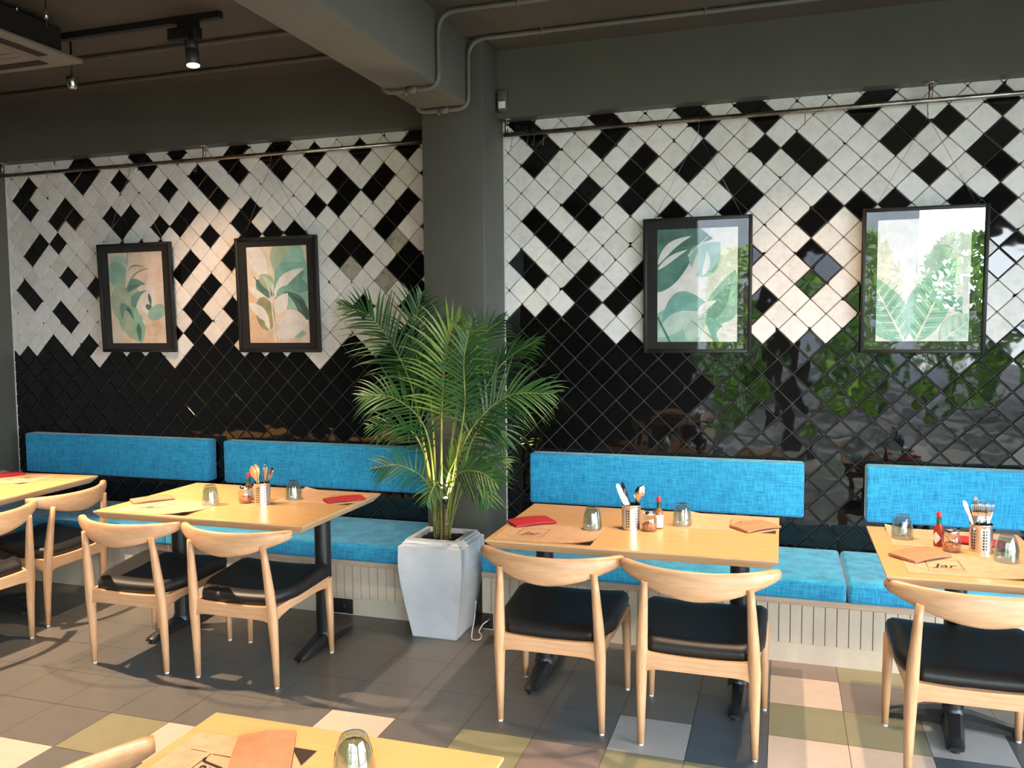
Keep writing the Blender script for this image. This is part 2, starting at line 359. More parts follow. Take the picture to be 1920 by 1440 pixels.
def room():
    mb = MB(); mb.box(-5.7, 4.0, 0.004, 0.2, 0, ZC); o = struct(mb, 'wall_back_support', M['paint'])
    o.name = 'wall_back.001'
    mb = MB(); mb.box(-5.9, -5.7, -6.8, 0.2, 0, ZC); struct(mb, 'wall_left', M['paint'])
    mb = MB(); mb.box(4.0, 4.2, -2.2, 0.2, 0, ZC); mb.box(4.0, 4.2, -6.8, -5.6, 0, ZC); mb.box(4.0, 4.2, -5.6, -2.2, 2.62, ZC); struct(mb, 'wall_right', M['paint'])
    mb = MB(); mb.box(-5.9, 4.2, -6.8, 0.2, ZC, ZC+0.15); struct(mb, 'ceiling', M['ceiling'])
    mb = MB()
    mb.box(-5.9, -0.97, -6.8, -6.6, 0, ZC); mb.box(-0.97, 4.2, -6.8, -6.6, 2.62, ZC); mb.box(3.7, 4.2, -6.8, -6.6, 0, 2.62)
    mb.box(0.03, 0.26, -6.8, -6.6, 0, 2.62)  # added post, stands in for the viewer's dark reflection in the tiles
    struct(mb, 'wall_front', M['paint'])
    mb = MB(); mb.box(-5.25, 4.0, -0.10, 0.0035, 2.812, ZC); struct(mb, 'trim_1', M['paint'])
    mb = MB(); mb.box(-1.833, -1.552, -6.6, -0.346, 2.83, ZC, bev=0.004); struct(mb, 'trim_2', M['beam'])
    mb = MB(); mb.box(-1.833, -1.466, -0.346, 0.0035, 0, ZC, bev=0.006); struct(mb, 'trim_3', M['paint'])
    mb = MB(); mb.box(-5.7, -5.25, -0.36, 0.0035, 0, ZC, bev=0.006); struct(mb, 'trim_4', M['paint'])
    mb = MB(); mb.box(-1.466, -1.459, -0.006, 0.003, 0.3, 2.82); struct(mb, 'trim_5', M['caulk'])
    mb = MB(); mb.box(-5.252, -5.244, -0.008, 0.003, 0.3, 2.82); struct(mb, 'trim_6', M['caulk'])
    # floor tiles
    FT = {(-4, 3): 'o', (-3, 3): 'm', (-2, 3): 'o', (-1, 3): 'o', (-2, 2): 'g', (-1, 2): 'b', (0, 0): 'c', (0, 1): 'o', (0, 2): 'c', (1, 0): 'm', (1, -1): 'o',
          (1, 1): 'o', (1, 2): 'c', (0, -1): 'm', (2, 1): 'g', (2, 0): 'd', (2, -1): 'o', (3, 1): 'b', (3, 0): 'd', (-6, 3): 'c', (-5, 3): 'd', (-10, 5): 'c', (-9, 4): 'o', (-8, 4): 'c',
          (-10, 4): 'd', (-9, 5): 'd', (-7, 4): 'o', (-6, 4): 'd', (-5, 4): 'm', (-11, 5): 'o', (-3, 2): 'd', (-4, 2): 'd', (2, 2): 'b', (3, 2): 'm', (-1, 1): 'b', (-1, 0): 'd', (-2, 1): 'd'}
    key = 'dobmcg'; mb = MB()
    mb.poly([(-5.9, -6.8, -0.006), (4.2, -6.8, -0.006), (4.2, 0.2, -0.006), (-5.9, 0.2, -0.006)], 6)
    r = random.Random(11)
    for i in range(-20, 14):
        for j in range(-3, 20):
            xa, ya = 0.07 + i*0.2965, -0.765 - (j+1)*0.301
            c = FT.get((i, j))
            if c is None: c = 'd' if (j < 3 and i < 0) or (j < 5 and i < -6) else (r.choice('dobmcgdm') if j >= 4 or i >= 3 else 'd')
            g = 0.0012
            P = [(xa+g, ya+g), (xa+0.2965-g, ya+g), (xa+0.2965-g, ya+0.301-g), (xa+g, ya+0.301-g)]
            P = [(min(max(x, -5.7), 4.0), min(max(y, -6.6), 0.0)) for x, y in P]
            if P[1][0] - P[0][0] < 1e-4 or P[2][1] - P[1][1] < 1e-4: continue
            mb.poly([(x, y, 0.0) for x, y in P], key.index(c))
    struct(mb, 'floor', [M['fl'][k] for k in key] + [M['fgrout']])
room()

# ------------------------------------------------------------------ ceiling services
def arc3(a, b, c, n=6):   # quadratic bend
    a, b, c = Vector(a), Vector(b), Vector(c)
    return [a*(1-t)**2 + b*2*t*(1-t) + c*t*t for t in [i/n for i in range(n+1)]]
def conduit(y, label):
    root = thing('conduit_pipe', label, 'conduit', (-1.7, y, 2.81), group=None)
    o = Vector((-1.7, y, 2.81)); r = 0.0125
    z1, z2 = 3.173, 2.812; xr, xl = -1.537, -1.848; b = 0.07
    path = [(3.9, y, z1)] + arc3((xr+b+0.03, y, z1), (xr, y, z1), (xr, y, z1-b-0.03)) + arc3((xr, y, z2+b), (xr, y, z2), (xr-b, y, z2)) + \
           arc3((xl+0.06, y, z2), (xl, y, z2), (xl, y, z2+0.06)) + arc3((xl, y, z1-b), (xl, y, z1), (xl-b, y, z1)) + [(-5.6, y, z1)]
    mb = MB(); mb.tube([Vector(p)-o for p in path], r, 10); mb.build('pipe', M['conduit'], root)
    for x in (-1.12, -0.28, 0.6, 1.5, -3.0, -4.2):
        mb = MB(); mb.tube([Vector((x-0.008, y, z1))-o, Vector((x+0.008, y, z1))-o], r+0.003, 10); mb.box(x-0.008-o.x, x+0.008-o.x, -0.026, 0.026, 3.184-o.z, 3.189-o.z)
        mb.build('saddle_clip', M['conduit'], root)
    mb = MB(); mb.tube([Vector((-1.71, y, z2))-o, Vector((-1.655, y, z2))-o], r+0.005, 12); mb.tube([Vector((-1.712, y-0.006, z2-0.008))-o, Vector((-1.712, y-0.006, z2-0.024))-o], 0.007, 8)
    mb.build('pipe_coupling', M['conduit'], root)
conduit(-0.378, 'grey conduit dropping over the beam right at the column')
conduit(-0.80, 'grey conduit dropping over the beam nearer the viewer, away from the column')
def rail(x0, x1, hang, label):
    root = thing('hanging_rail', label, 'rail', ((x0+x1)/2, -0.07, 2.725)); cx = (x0+x1)/2
    mb = MB(); mb.tube([(x0-cx, 0, 0), (x1-cx, 0, 0)], 0.0125, 12); mb.build('rail_pipe', M['pipe'], root)
    for x in hang:
        mb = MB(); mb.tube([(x-cx, 0, 0.01), (x-cx, 0, 0.087)], 0.010, 10); mb.lathe([(0, 0.080), (0.03, 0.080), (0.03, 0.087), (0, 0.087)], 16, (x-cx, 0, 0)); mb.build('hanger', M['pipe'], root)
rail(-5.235, -1.84, (-5.2, -3.49), 'long steel pipe hung along the wall left of the column')
rail(-1.44, 2.5, (-1.425, 0.785, 2.3), 'steel pipe hung along the wall right of the column')
def hook_mesh():
    mb = MB(); pts = []
    for i in range(9): a = PI*(1.0 - i/8*1.0); pts.append((0, 0.0, 0.0) if False else (0.0, 0.016*math.cos(a), 0.0155+0.006*0+0.016*math.sin(a)-0.0145))
    pts = [(0, 0.0155*math.cos(PI*(1-i/8)), 0.0155*math.sin(PI*(1-i/8))) for i in range(9)] + [(0, 0.012, -0.03), (0, 0.002, -0.06)] + [(0, -0.010+0.012*math.cos(-PI*i/6), -0.064+0.012*math.sin(-PI*i/6)) for i in range(7)]
    mb.tube(pts, 0.0018, 6); me = mb.build('s_hook', M['wire']); return me
hk = None
HOOKS = [(-4.10, 'thin S hook above the leftmost picture'), (-3.00, 'thin S hook above the picture nearest the plant side of the left wall'), (-3.56, 'empty S hook just left of the ceiling hanger on the left pipe'),
         (-0.34, 'thin S hook above the tall leaf picture right of the column'), (0.775, 'thin S hook above the rightmost picture'), (0.20, 'empty S hook between the two right pictures'),
         (-1.395, 'S hook at the far left end of the right pipe'), (-1.30, 'leftmost of three bunched S hooks on right pipe'), (-1.262, 'middle of three bunched S hooks on right pipe'), (-1.205, 'rightmost of three bunched S hooks on right pipe')]
for x, lab in HOOKS:
    if hk is None: hk = hook_mesh(); o = hk
    else: o = hk.copy(); col.objects.link(o)
    o.location = (x, -0.07, 2.725); tag(o, lab, 'hook', 'hooks on the wall pipes')
# motion sensor
root = thing('motion_sensor', 'small grey motion sensor with bright white lens beside the column', 'sensor', (-1.43, -0.1, 2.845))
mb = MB(); mb.box(-0.022, 0.030, -0.045, -0.004, 0, 0.112, 0, 0.006); mb.build('sensor_case', M['sensor'], root)
mb = MB(); mb.box(-0.016, 0.024, -0.049, -0.0445, 0.012, 0.05, 0, 0.002); mb.build('lens', M['lens'], root, ); 
mb = MB(); mb.box(-0.030, -0.022, -0.04, 0.0, 0.0, 0.10, 0); mb.build('bracket', M['plastic'], root)
# track and spots
root = thing('light_track', 'black lighting track under the ceiling at upper left', 'track', (-3.15, -1.125, 3.17))
mb = MB(); mb.box(-0.58, 0.58, -0.018, 0.018, -0.012, 0.019); mb.box(-0.575, 0.575, -0.006, 0.006, -0.0125, -0.012); mb.build('track_rail', M['plastic'], root)
mb = MB(); mb.box(0.575, 0.592, -0.018, 0.018, -0.012, 0.019, 0, 0.003); mb.build('end_cap', M['plastic'], root)
root = thing('track_spotlight', 'lit black spotlight head hanging from the ceiling track', 'spotlight', (-2.75, -1.125, 3.157))
mb = MB(); mb.box(-0.055, 0.055, -0.02, 0.02, -0.022, 0, 0, 0.003); mb.box(-0.11, 0.06, -0.03, 0.03, -0.085, -0.022, 0, 0.008); mb.build('adapter_box', M['plastic'], root)
def cyl_along(mb, a, b, r0, r1, seg=20, mi=0): mb.tube([a, b], [r0, r1], seg, mi)
a = Vector((0.04, -0.035, -0.10)); d = Vector((0.10, -0.05, -1)).normalized()
mb = MB(); mb.tube([a+d*0.05, a+d*0.125], 0.033, 20); mb.tube([a+d*0.0, a+d*0.05], 0.028, 20)
for k in range(12):
    an = k*PI/6; u = Vector((math.cos(an), math.sin(an), 0)); mb.tube([a+u*0.030, a+d*0.05+u*0.030], 0.003, 5)
mb.build('lamp_head', mat('grey_lamp_head', S(70, 70, 70), 0.35), root)
mb = MB(); mb.tube([Vector((0.04, -0.03, -0.05)), a+d*0.02], 0.010, 10); mb.build('swivel_arm', M['plastic'], root)
mb = MB(); mb.tube([a+d*0.125, a+d*0.128], 0.031, 20); mb.build('lens', M['glow'], root)
# downlight at the top edge
root = thing('ceiling_spotlight', 'small lit ceiling spotlight cut by the top edge of the photo', 'spotlight', (-0.24, -1.01, ZC))
mb = MB(); mb.tube([(0, 0, -0.001), (0, 0, -0.07)], 0.012, 10); mb.tube([(0, 0, -0.07), (0, 0, -0.165)], 0.034, 20); mb.build('lamp_head', M['plastic'], root)
mb = MB(); mb.tube([(0, 0, -0.165), (0, 0, -0.168)], 0.030, 20); mb.build('lens', M['glow'], root)
# sprinkler-like chrome fitting
root = thing('chrome_sprinkler', 'small chrome cup fitting hanging just beyond the corner of the ceiling unit', 'sprinkler', (-3.60, -1.02, 2.99))
mb = MB(); mb.lathe([(0.0, 0.012), (0.030, 0.012), (0.032, 0.0), (0.026, -0.035), (0.020, -0.052), (0.0, -0.052)], 20); mb.build('cup', M['silver'], root)
mb = MB(); mb.tube([(0, 0, 0.012), (0, 0, 0.199)], 0.006, 8); mb.build('stem', M['plastic'], root)
root = thing('ceiling_rod', 'thin hanging rod with a small coupling at the top left, right of the ceiling unit', 'rod', (-3.057, -1.7, 2.985))
mb = MB(); mb.tube([(0, 0, 0), (0, 0, 0.204)], 0.0035, 6); mb.build('rod', M['plastic'], root)
mb = MB(); mb.tube([(0, 0, 0.035), (0, 0, 0.075)], 0.009, 8); mb.build('coupling', M['silver'], root)
# ceiling air conditioner
root = thing('ceiling_air_conditioner', 'square grey ceiling air conditioner cassette at upper left corner', 'air conditioner', (-3.78, -1.62, 3.0))
mb = MB(); mb.box(-0.43, 0.43, -0.43, 0.43, 0.0, 0.022, 0, 0.005); mb.build('panel', M['acp'], root)
mb = MB(); mb.box(-0.36, 0.36, -0.36, 0.36, 0.022, 0.165, 0, 0.004); mb.build('casing', M['acd'], root)
for sx, sy, L, Wd in ((0, 0.34, 0.26, 0.03), (0, -0.34, 0.26, 0.03), (0.34, 0, 0.03, 0.26), (-0.34, 0, 0.03, 0.26)):
    mb = MB(); mb.box(sx-L, sx+L, sy-Wd, sy+Wd, -0.003, 0.002, 0); mb.build('air_slot', M['acd'], root)
mb = MB(); mb.box(-0.26, 0.26, -0.26, 0.26, -0.006, 0.001, 0, 0.002)
for k in range(9): mb.box(-0.24, 0.24, -0.235+k*0.057, -0.225+k*0.057, -0.010, -0.006)
mb.build('grille', M['acp'], root)
for x, y in ((0.36, 0.10), (-0.3, 0.2)):
    mb = MB(); mb.tube([(x, y, 0.16), (x, y, 0.19)], 0.005, 6); mb.build('threaded_rod', M['silver'], root)

# ------------------------------------------------------------------ benches and cushions
def bench(x0, x1, label):
    root = thing('bench_base', label, 'bench', ((x0+x1)/2, -0.3, 0)); cx, cy = (x0+x1)/2, -0.3
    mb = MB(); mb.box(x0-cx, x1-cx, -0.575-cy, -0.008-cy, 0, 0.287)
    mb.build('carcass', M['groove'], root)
    mb = MB(); mb.box(x0-cx, x1-cx, -0.584-cy, -0.575-cy, 0.0, 0.095); n = int((x1-x0)/0.0525)
    for k in range(n+1):
        a = x0 + k*0.0525; b = min(a + 0.0490, x1)
        if b > a: mb.box(a-cx, b-cx, -0.584-cy, -0.575-cy, 0.0955, 0.287)
    mb.build('slatted_front', M['bench'], root)
    mb = MB(); mb.box(x0-cx, x1-cx, -0.598-cy, -0.008-cy, 0.287, 0.318, 0, 0.003); mb.build('ledge', M['benchtop'], root)
bench(-5.24, -1.845, 'long slatted pale wood bench base left of the column')
bench(-1.417, 2.6, 'long slatted pale wood bench base right of the column')
def cushion(x0, x1, y0, y1, z0, z1, label, grp, nm, r=0.022):
    mb = MB(); cx, cy = (x0+x1)/2, (y0+y1)/2
    b = bmesh.new(); bmesh.ops.create_cube(b, size=1)
    for v in b.verts: v.co = Vector((v.co.x*(x1-x0), v.co.y*(y1-y0), (v.co.z+0.5)*(z1-z0)))
    bmesh.ops.bevel(b, geom=b.edges[:], offset=r, segments=4, affect='EDGES', profile=0.55)
    bmesh.ops.subdivide_edges(b, edges=[e for e in b.edges if e.calc_length() > 0.3], cuts=10, use_grid_fill=True)
    mb.join(b, 0, True)
    return tag(mb.build(nm, M['blue'], None, (cx, cy, z0)), label, 'cushion', grp)
SC = 'blue bench seat cushions'; BC = 'blue back cushions on the wall'
cushion(-5.23, -3.452, -0.622, -0.012, 0.319, 0.42, 'blue bench seat cushion at the far left beside the grey pillar', SC, 'seat_cushion')
cushion(-3.446, -1.85, -0.622, -0.012, 0.319, 0.42, 'blue bench seat cushion just left of the white planter', SC, 'seat_cushion')
cushion(-1.412, 0.404, -0.622, -0.012, 0.319, 0.42, 'blue bench seat cushion just right of the white planter', SC, 'seat_cushion')
cushion(0.410, 2.2, -0.622, -0.012, 0.319, 0.42, 'blue bench seat cushion at the right edge of the photo', SC, 'seat_cushion')
for x0, x1, z, lab in ((-5.062, -3.512, 0.615, 'blue back cushion at the far left beside the grey pillar'), (-3.385, -1.86, 0.615, 'blue back cushion partly behind the palm'),
                    (-1.287, 0.222, 0.603, 'blue back cushion right of the column behind the middle table'), (0.524, 2.04, 0.600, 'blue back cushion cut by the right edge of the photo')):
    cushion(x0, x1, -0.118, -0.012, z, 0.892, lab, BC, 'back_cushion', 0.016)
def socket(x, lab, w=0.061):
    root = thing('power_socket', lab, 'socket', (x, -0.584, 0.048))
    mb = MB(); mb.box(-w, w, -0.006, 0, -0.042, 0.042, 0, 0.002); mb.build('plate', M['plastic'], root)
    mb = MB(); mb.lathe([(0, 0.0), (0.016, 0.0), (0.018, 0.002), (0, 0.002)], 16); o = mb.build('outlet', M['black'], root, (0, -0.006, 0)); o.rotation_euler = (PI/2, 0, 0)
socket(-2.257, 'black power socket on the left bench front under the table')
socket(-1.385, 'black power socket at the end of the right bench behind the white planter', 0.03)

# ------------------------------------------------------------------ tables
def table(cx, cy, w, d, posts, label, cross=False, rz=0, base_dy=0.0):
    root = thing('dining_table', label, 'table', (cx, cy, 0), rz, 'birch dining tables')
    mb = MB(); z1, z0 = 0.74, 0.700; a, b = w/2, d/2; i = 0.030
    rings = [[(-x*k1, -y*k1, z) for x, y in ((a+e, b+e), (-a-e, b+e), (-a-e, -b-e), (a+e, -b-e))] for e, z, k1 in ((-i, z0, 1), (0, z1-0.007, 1), (0, z1-0.0008, 1), (-0.0008, z1, 1))]
    mb.loft(rings, 0, False)
    for f in mb.bm.faces:
        f.material_index = 0 if f.calc_center_median().z > z1-0.0005 else 1
    mb.build('table_top', [M['top'], M['edge']], root)
    for px, py in posts:
        mb = MB(); mb.tube([(px, py, 0.058), (px, py, 0.690)], 0.041, 24); mb.build('column', M['black'], root, sharp=40)
        mb = MB(); mb.box(px-0.13, px+0.13, py-0.13, py+0.13, 0.690, 0.7005); mb.build('mounting_plate', M['black'], root)
        mb = MB(); mb.lathe([(0.050, 0.052), (0.046, 0.075), (0.040, 0.085), (0.037, 0.086)], 24, (px, py, 0)); 
        arms = ((0, -1), (0, 1)) if not cross else ((math.sin(q), math.cos(q)) for q in (PI+0.12, 0.12, PI/2+0.12, -PI/2+0.12))
        for dx, dy in arms:
            L = 0.255; R = []
            for t, hw, zt_, zb in ((0.0, 0.045, 0.075, 0.018), (0.25, 0.040, 0.070, 0.016), (0.7, 0.034, 0.046, 0.012), (0.93, 0.032, 0.034, 0.012), (1.0, 0.024, 0.026, 0.014)):
                q = Vector((px + dx*L*t, py + dy*L*t, 0)); sx = Vector((-dy, dx, 0))
                R.append([q - sx*hw + Vector((0, 0, zb)), q - sx*hw + Vector((0, 0, zt_*0.7)), q - sx*hw*0.6 + Vector((0, 0, zt_)), q + sx*hw*0.6 + Vector((0, 0, zt_)), q + sx*hw + Vector((0, 0, zt_*0.7)), q + sx*hw + Vector((0, 0, zb))])
            mb.loft(R, 0, True)
            mb.lathe([(0, 0), (0.018, 0), (0.018, 0.014), (0, 0.014)], 12, (px + dx*L*0.90, py + dy*L*0.90, 0))
        mb.build('base_foot', M['black'], root, sharp=35)
    return root
T1 = table(-2.525, -1.115, 1.175, 0.775, ((-0.475, 0.09), (0.405, 0.09)), 'birch two-person wide dining table left of the white planter')
T2 = table(-0.485, -1.128, 1.17, 0.745, ((-0.455, 0.092), (0.425, 0.092)), 'birch dining table in the middle, just right of the white planter')
T3 = table(0.757, -1.20, 0.585, 0.765, ((0.02, 0.125),), 'birch dining table at the right edge in front of the right bench', True)
T0 = table(-4.185, -1.10, 0.705, 0.77, ((-0.085, 0.02),), 'birch dining table cut by the left edge of the photo', True, math.radians(4))
T4 = table(-0.7875, -3.545, 0.705, 0.765, ((0.09, 0),), 'birch dining table in the foreground at the bottom edge', True)

# ------------------------------------------------------------------ chairs
def chair(loc, rz, label):
    root = thing('elbow_chair', label, 'chair', loc, rz, 'ash elbow chairs with black seats')
    for s in (-1, 1):
        mb = MB()
        pts = [(s*0.2125, -0.222, 0.010), (s*0.211, -0.226, 0.18), (s*0.209, -0.234, 0.335), (s*0.205, -0.245, 0.45), (s*0.198, -0.260, 0.58), (s*0.192, -0.272, 0.668)]
        mb.tube(pts, [0.013, 0.0185, 0.0235, 0.0215, 0.0170, 0.0135], 14)
        lg = mb.build('rear_leg', M['ash_v'], root)
        mb = MB(); mb.lathe([(0, 0), (0.010, 0), (0.011, 0.011), (0, 0.011)], 12, (s*0.2125, -0.222, 0)); mb.build('foot_glide', M['glide'], lg)
        mb = MB(); pts = [(s*0.238, 0.222, 0.010), (s*0.236, 0.219, 0.2), (s*0.231, 0.212, 0.388)]
        mb.tube(pts, [0.0125, 0.018, 0.0215], 14)
        lg = mb.build('front_leg', M['ash_v'], root)
        mb = MB(); mb.lathe([(0, 0), (0.010, 0), (0.011, 0.011), (0, 0.011)], 12, (s*0.238, 0.222, 0)); mb.build('foot_glide', M['glide'], lg)
        mb = MB(); R = []
        for t in [i/8 for i in range(9)]:
            x = s*(0.208 + 0.022*t); y = -0.23 + 0.44*t; zt = 0.372 + 0.022*t; zb = zt - 0.040 - 0.026*max(0, 1-t*5) - 0.014*max(0, t*5-4)
            R.append([(x-0.010, y, zb), (x+0.010, y, zb), (x+0.010, y, zt), (x-0.010, y, zt)])
        mb.loft(R, 0, False); mb.build('side_rail', M['ash_y'], root)
    mb = MB(); R = []
    for t in [i/12 for i in range(13)]:
        x = -0.205 + 0.41*t; e = abs(2*t-1); zb = 0.318 - 0.016*max(0, e*5-4); zt = 0.382 - 0.010*(1-e*e)
        R.append([(x, -0.246, zb), (x, -0.224, zb), (x, -0.224, zt), (x, -0.246, zt)])
    mb.loft(R, 0, False); mb.build('rear_rail', M['ash_h'], root)
    mb = MB(); mb.box(-0.228, 0.228, 0.202, 0.222, 0.345, 0.392, 0, 0.003); mb.build('front_rail', M['ash_h'], root)
    # upholstered seat: dished pad, wider at the front
    mb = MB(); NY, NX = 18, 14; top, bot = [], []
    def outline(v):
        y = -0.225 + 0.465*v
        hw = 0.170 + (0.2465-0.170)*min(1, (v/0.30)**0.75) if v < 0.30 else 0.2465 + 0.006*(v-0.3)
        if v > 0.88: q = (v-0.88)/0.12; hw -= 0.045*(1-math.sqrt(max(0, 1-q*q)))
        return y, hw
    def zt(u, v):
        s_ = 0.424 + 0.034*min(1, v*1.25) - 0.016*max(0, v-0.85)/0.15
        s_ += 0.010*(u*u) * (0.4+0.6*v) - 0.012*(1-u*u)*math.sin(PI*min(1, max(0, v)))
        ed = min(1, (1-abs(u))/0.13, v/0.11, (1-v)/0.07); ed = max(0, ed)
        return s_ - 0.030*(1-math.sqrt(max(0, 1-(1-ed)**2)))
    for j in range(NY+1):
        v = j/NY; v = 0.5-0.5*math.cos(PI*v) * 1.0; y, hw = outline(v); a, b = [], []
        for i in range(NX+1):
            u = -math.cos(PI*i/NX); bow = -0.010*(1-u*u)*(1 if v < 0.05 else 0)
            a.append(mb.bm.verts.new((u*hw, y, zt(u, v)))); b.append(mb.bm.verts.new((u*hw*0.985, y, 0.374 + 0.020*v + 0.002*(u*u) + 0.004*u*u*(v))))
        top.append(a); bot.append(b)
    for j in range(NY):
        for i in range(NX):
            for G, rev in ((top, False), (bot, True)):
                q = (G[j][i], G[j][i+1], G[j+1][i+1], G[j+1][i]); f = mb.bm.faces.new(q[::-1] if rev else q); f.smooth = True
    per = [(0, i) for i in range(NX+1)] + [(j, NX) for j in range(1, NY+1)] + [(NY, i) for i in range(NX-1, -1, -1)] + [(j, 0) for j in range(NY-1, 0, -1)]
    for k in range(len(per)):
        a, b = per[k], per[(k+1) % len(per)]
        f = mb.bm.faces.new((top[b[0]][b[1]], top[a[0]][a[1]], bot[a[0]][a[1]], bot[b[0]][b[1]])); f.smooth = True
    mb.build('seat', M['leather'], root)
    # curved back rail
    mb = MB(); R = []; N = 36
    for k in range(N+1):
        s_ = -1 + 2*k/N; x = 0.298*s_*(1-0.03*s_*s_); y = -0.300 + 0.115*abs(s_)**2.1
        tan = Vector((0.298, 0.115*2.1*abs(s_)**1.1*(1 if s_ > 0 else -1), 0)).normalized(); nrm = Vector((-tan.y, tan.x, 0))
        ztop = 0.722 + 0.006*abs(s_)**2; h = 0.041 + 0.070*max(0, 1-abs(s_)**1.7); th = 0.0120 + 0.009*abs(s_)**2
        tip = 1.0 if abs(s_) < 0.985 else 0.86
        cz = ztop - h/2; lean = 0.012*max(0, 1-s_*s_)
        ring = []
        for q in range(16):
            an = q*2*PI/16; ca, sa = math.cos(an), math.sin(an)
            n_ = (abs(ca)**0.75)*(1 if ca > 0 else -1)*th*tip; z_ = (abs(sa)**0.85)*(1 if sa > 0 else -1)*h/2*tip
            ring.append(Vector((x, y, cz)) + nrm*(n_ - lean*(-z_)/(h/2)*0.4) + Vector((0, 0, z_)))
        R.append(ring)
    mb.loft(R, 0, True); mb.build('back_rail', M['ash_h'], root)
    return root
CH = chair((-2.868, -1.34, 0), 0, 'ash elbow chair at the left half of the table left of the planter')
dup(CH, (-2.270, -1.335, 0), 0, 'ash elbow chair at the right half of the table left of the planter')
dup(CH, (-0.775, -1.338, 0), 0, 'ash elbow chair at the left half of the middle table')
dup(CH, (-0.188, -1.372, 0), 0, 'ash elbow chair at the right half of the middle table')
dup(CH, (0.757, -1.375, 0), 0, 'ash elbow chair at the table on the right edge')
dup(CH, (-3.955, -1.03, 0), math.radians(93), 'ash elbow chair at the left edge table, the one nearer the bench')
dup(CH, (-3.90, -1.585, 0), math.radians(85), 'ash elbow chair cut by the left edge, the one further from the bench')
dup(CH, (-1.035, -3.565, 0), math.radians(-90), 'ash elbow chair at the foreground table, only its back rail in view')

# ------------------------------------------------------------------ things on the tables
ZT = 0.7405
def placemat(x, y, rz, lab, curl=0):
    root = thing('paper_placemat', lab, 'placemat', (x, y, ZT), rz, 'kraft paper placemats')
    mb = MB(); nx, ny = 14, 8; R = []
    for i in range(nx+1):
        u = i/nx; up, dn = [], []
        for j in range(ny+1):
            v = j/ny; d = max(0, (u-0.62)/0.38) * max(0, 1-v*1.6); z = 0.0008 + curl*d*d
            up.append((-0.21+0.42*u, -0.148+0.296*v, z)); dn.append((-0.21+0.42*u, -0.148+0.296*v, z-0.0006))
        R.append(up + dn[::-1])
    mb.loft(R, 0, False)
    mb.build('sheet', M['kraft'], root)
    mb = MB(); Z = 0.0013
    def bar(x0, x1, y0, y1, mi=0): mb.poly([(x0, y0, Z), (x1, y0, Z), (x1, y1, Z), (x0, y1, Z)], mi)
    mb.poly([(-0.209, 0.147, Z), (-0.209, 0.085, Z), (-0.147, 0.147, Z)]); mb.poly([(0.209, -0.147, Z), (0.209, -0.085, Z), (0.147, -0.147, Z)])
    t = 0.0024; x0, x1, y0, y1 = -0.135, -0.015, -0.062, 0.062
    bar(x0, x1, y0, y0+t); bar(x0, x1, y1-t, y1); bar(x0, x0+t, y0+0.006, y1); bar(x1-t, x1, y0, y1)
    bar(x0-0.004, x0-0.0023, y0-0.052, y0-0.012)
    r = random.Random(5)
    for k in range(4):
        xx = x0+0.006
        while xx < x1-0.004:
            wd = r.uniform(0.004, 0.014); bar(xx, xx+wd, y0-0.016-k*0.0095, y0-0.0145-k*0.0095, 1); xx += wd+0.0025
    for k, (a, b_) in enumerate(((0.055, 0.155), (0.035, 0.175), (0.060, 0.150))):
        xx = a
        while xx < b_: wd = r.uniform(0.006, 0.016); bar(xx, xx+wd, -0.062-k*0.016, -0.057-k*0.016, 1); xx += wd+0.004
    mb.build('print', [M['ink'], M['faint']], root, recalc=False)
    cu = bpy.data.curves.new('lettering', 'FONT'); cu.body = 'Jar'; cu.size = 0.088; cu.shear = 0.25; cu.align_x = 'CENTER'; cu.offset = 0.0006
    cu.size = 0.066
    to = bpy.data.objects.new('lettering', cu); col.objects.link(to)
    dg = bpy.context.evaluated_depsgraph_get(); me = bpy.data.meshes.new_from_object(to.evaluated_get(dg)); bpy.data.objects.remove(to)
    me.materials.clear(); me.materials.append(M['ink']); o = bpy.data.objects.new('lettering', me); col.objects.link(o); o.parent = root; o.location = (-0.075, -0.048, Z)
    return root
P = placemat(-2.815, -1.325, math.radians(1), 'placemat at the left end of the table left of the planter', 0.018)
dup(P, (-2.165, -0.905, 0.7405), PI, 'placemat under the red napkin left of the planter')
dup(P, (-0.835, -1.325, 0.7405), math.radians(0), 'placemat under the red napkin on the middle table')
dup(P, (-0.122, -0.930, 0.7405), PI, 'placemat under the tan napkin on the middle table')
dup(P, (0.753, -1.375, 0.7405), 0, 'placemat nearer the chair on the right edge table')
dup(P, (0.745, -0.985, 0.7405), PI, 'placemat nearer the bench on the right edge table')
dup(P, (-0.965, -3.465, 0.7405), -PI/2, 'placemat on the foreground table, under the tan napkin')
dup(P, (-4.30, -0.905, 0.7405), PI+0.07, 'placemat on the table cut by the left edge')
def napkin(x, y, rz, key, lab, L=0.185, W=0.125, bend=0.006, z=ZT+0.0022, lean=0.0):
    root = None; mb = MB(); N = 10; R = []
    for k in range(N+1):
        u = -1+2*k/N; zz = bend*(1-u*u)*0.6 + bend*0.4
        wv = W/2*(1.0 - 0.02*abs(u)); xx = u*L/2
        R.append([(xx, -wv, zz-bend*0.4), (xx, wv, zz-bend*0.4), (xx+0.002, wv, zz+0.006), (xx-0.004, 0.0, zz+0.0085), (xx, -wv, zz+0.004)])
    mb.loft(R, 0, False)
    o = mb.build('folded_napkin', M[key], None, (x, y, z), rz)
    return tag(o, lab, 'napkin', 'folded napkins')
napkin(-3.005, -1.215, math.radians(52), 'tan', 'tan folded napkin on the table left of the planter', 0.20, 0.115)
napkin(-2.035, -0.945, math.radians(46), 'red', 'red folded napkin on the table left of the planter', 0.20, 0.10)
napkin(-0.965, -1.165, math.radians(40), 'red', 'red folded napkin on the middle table', 0.195, 0.12, 0.010)
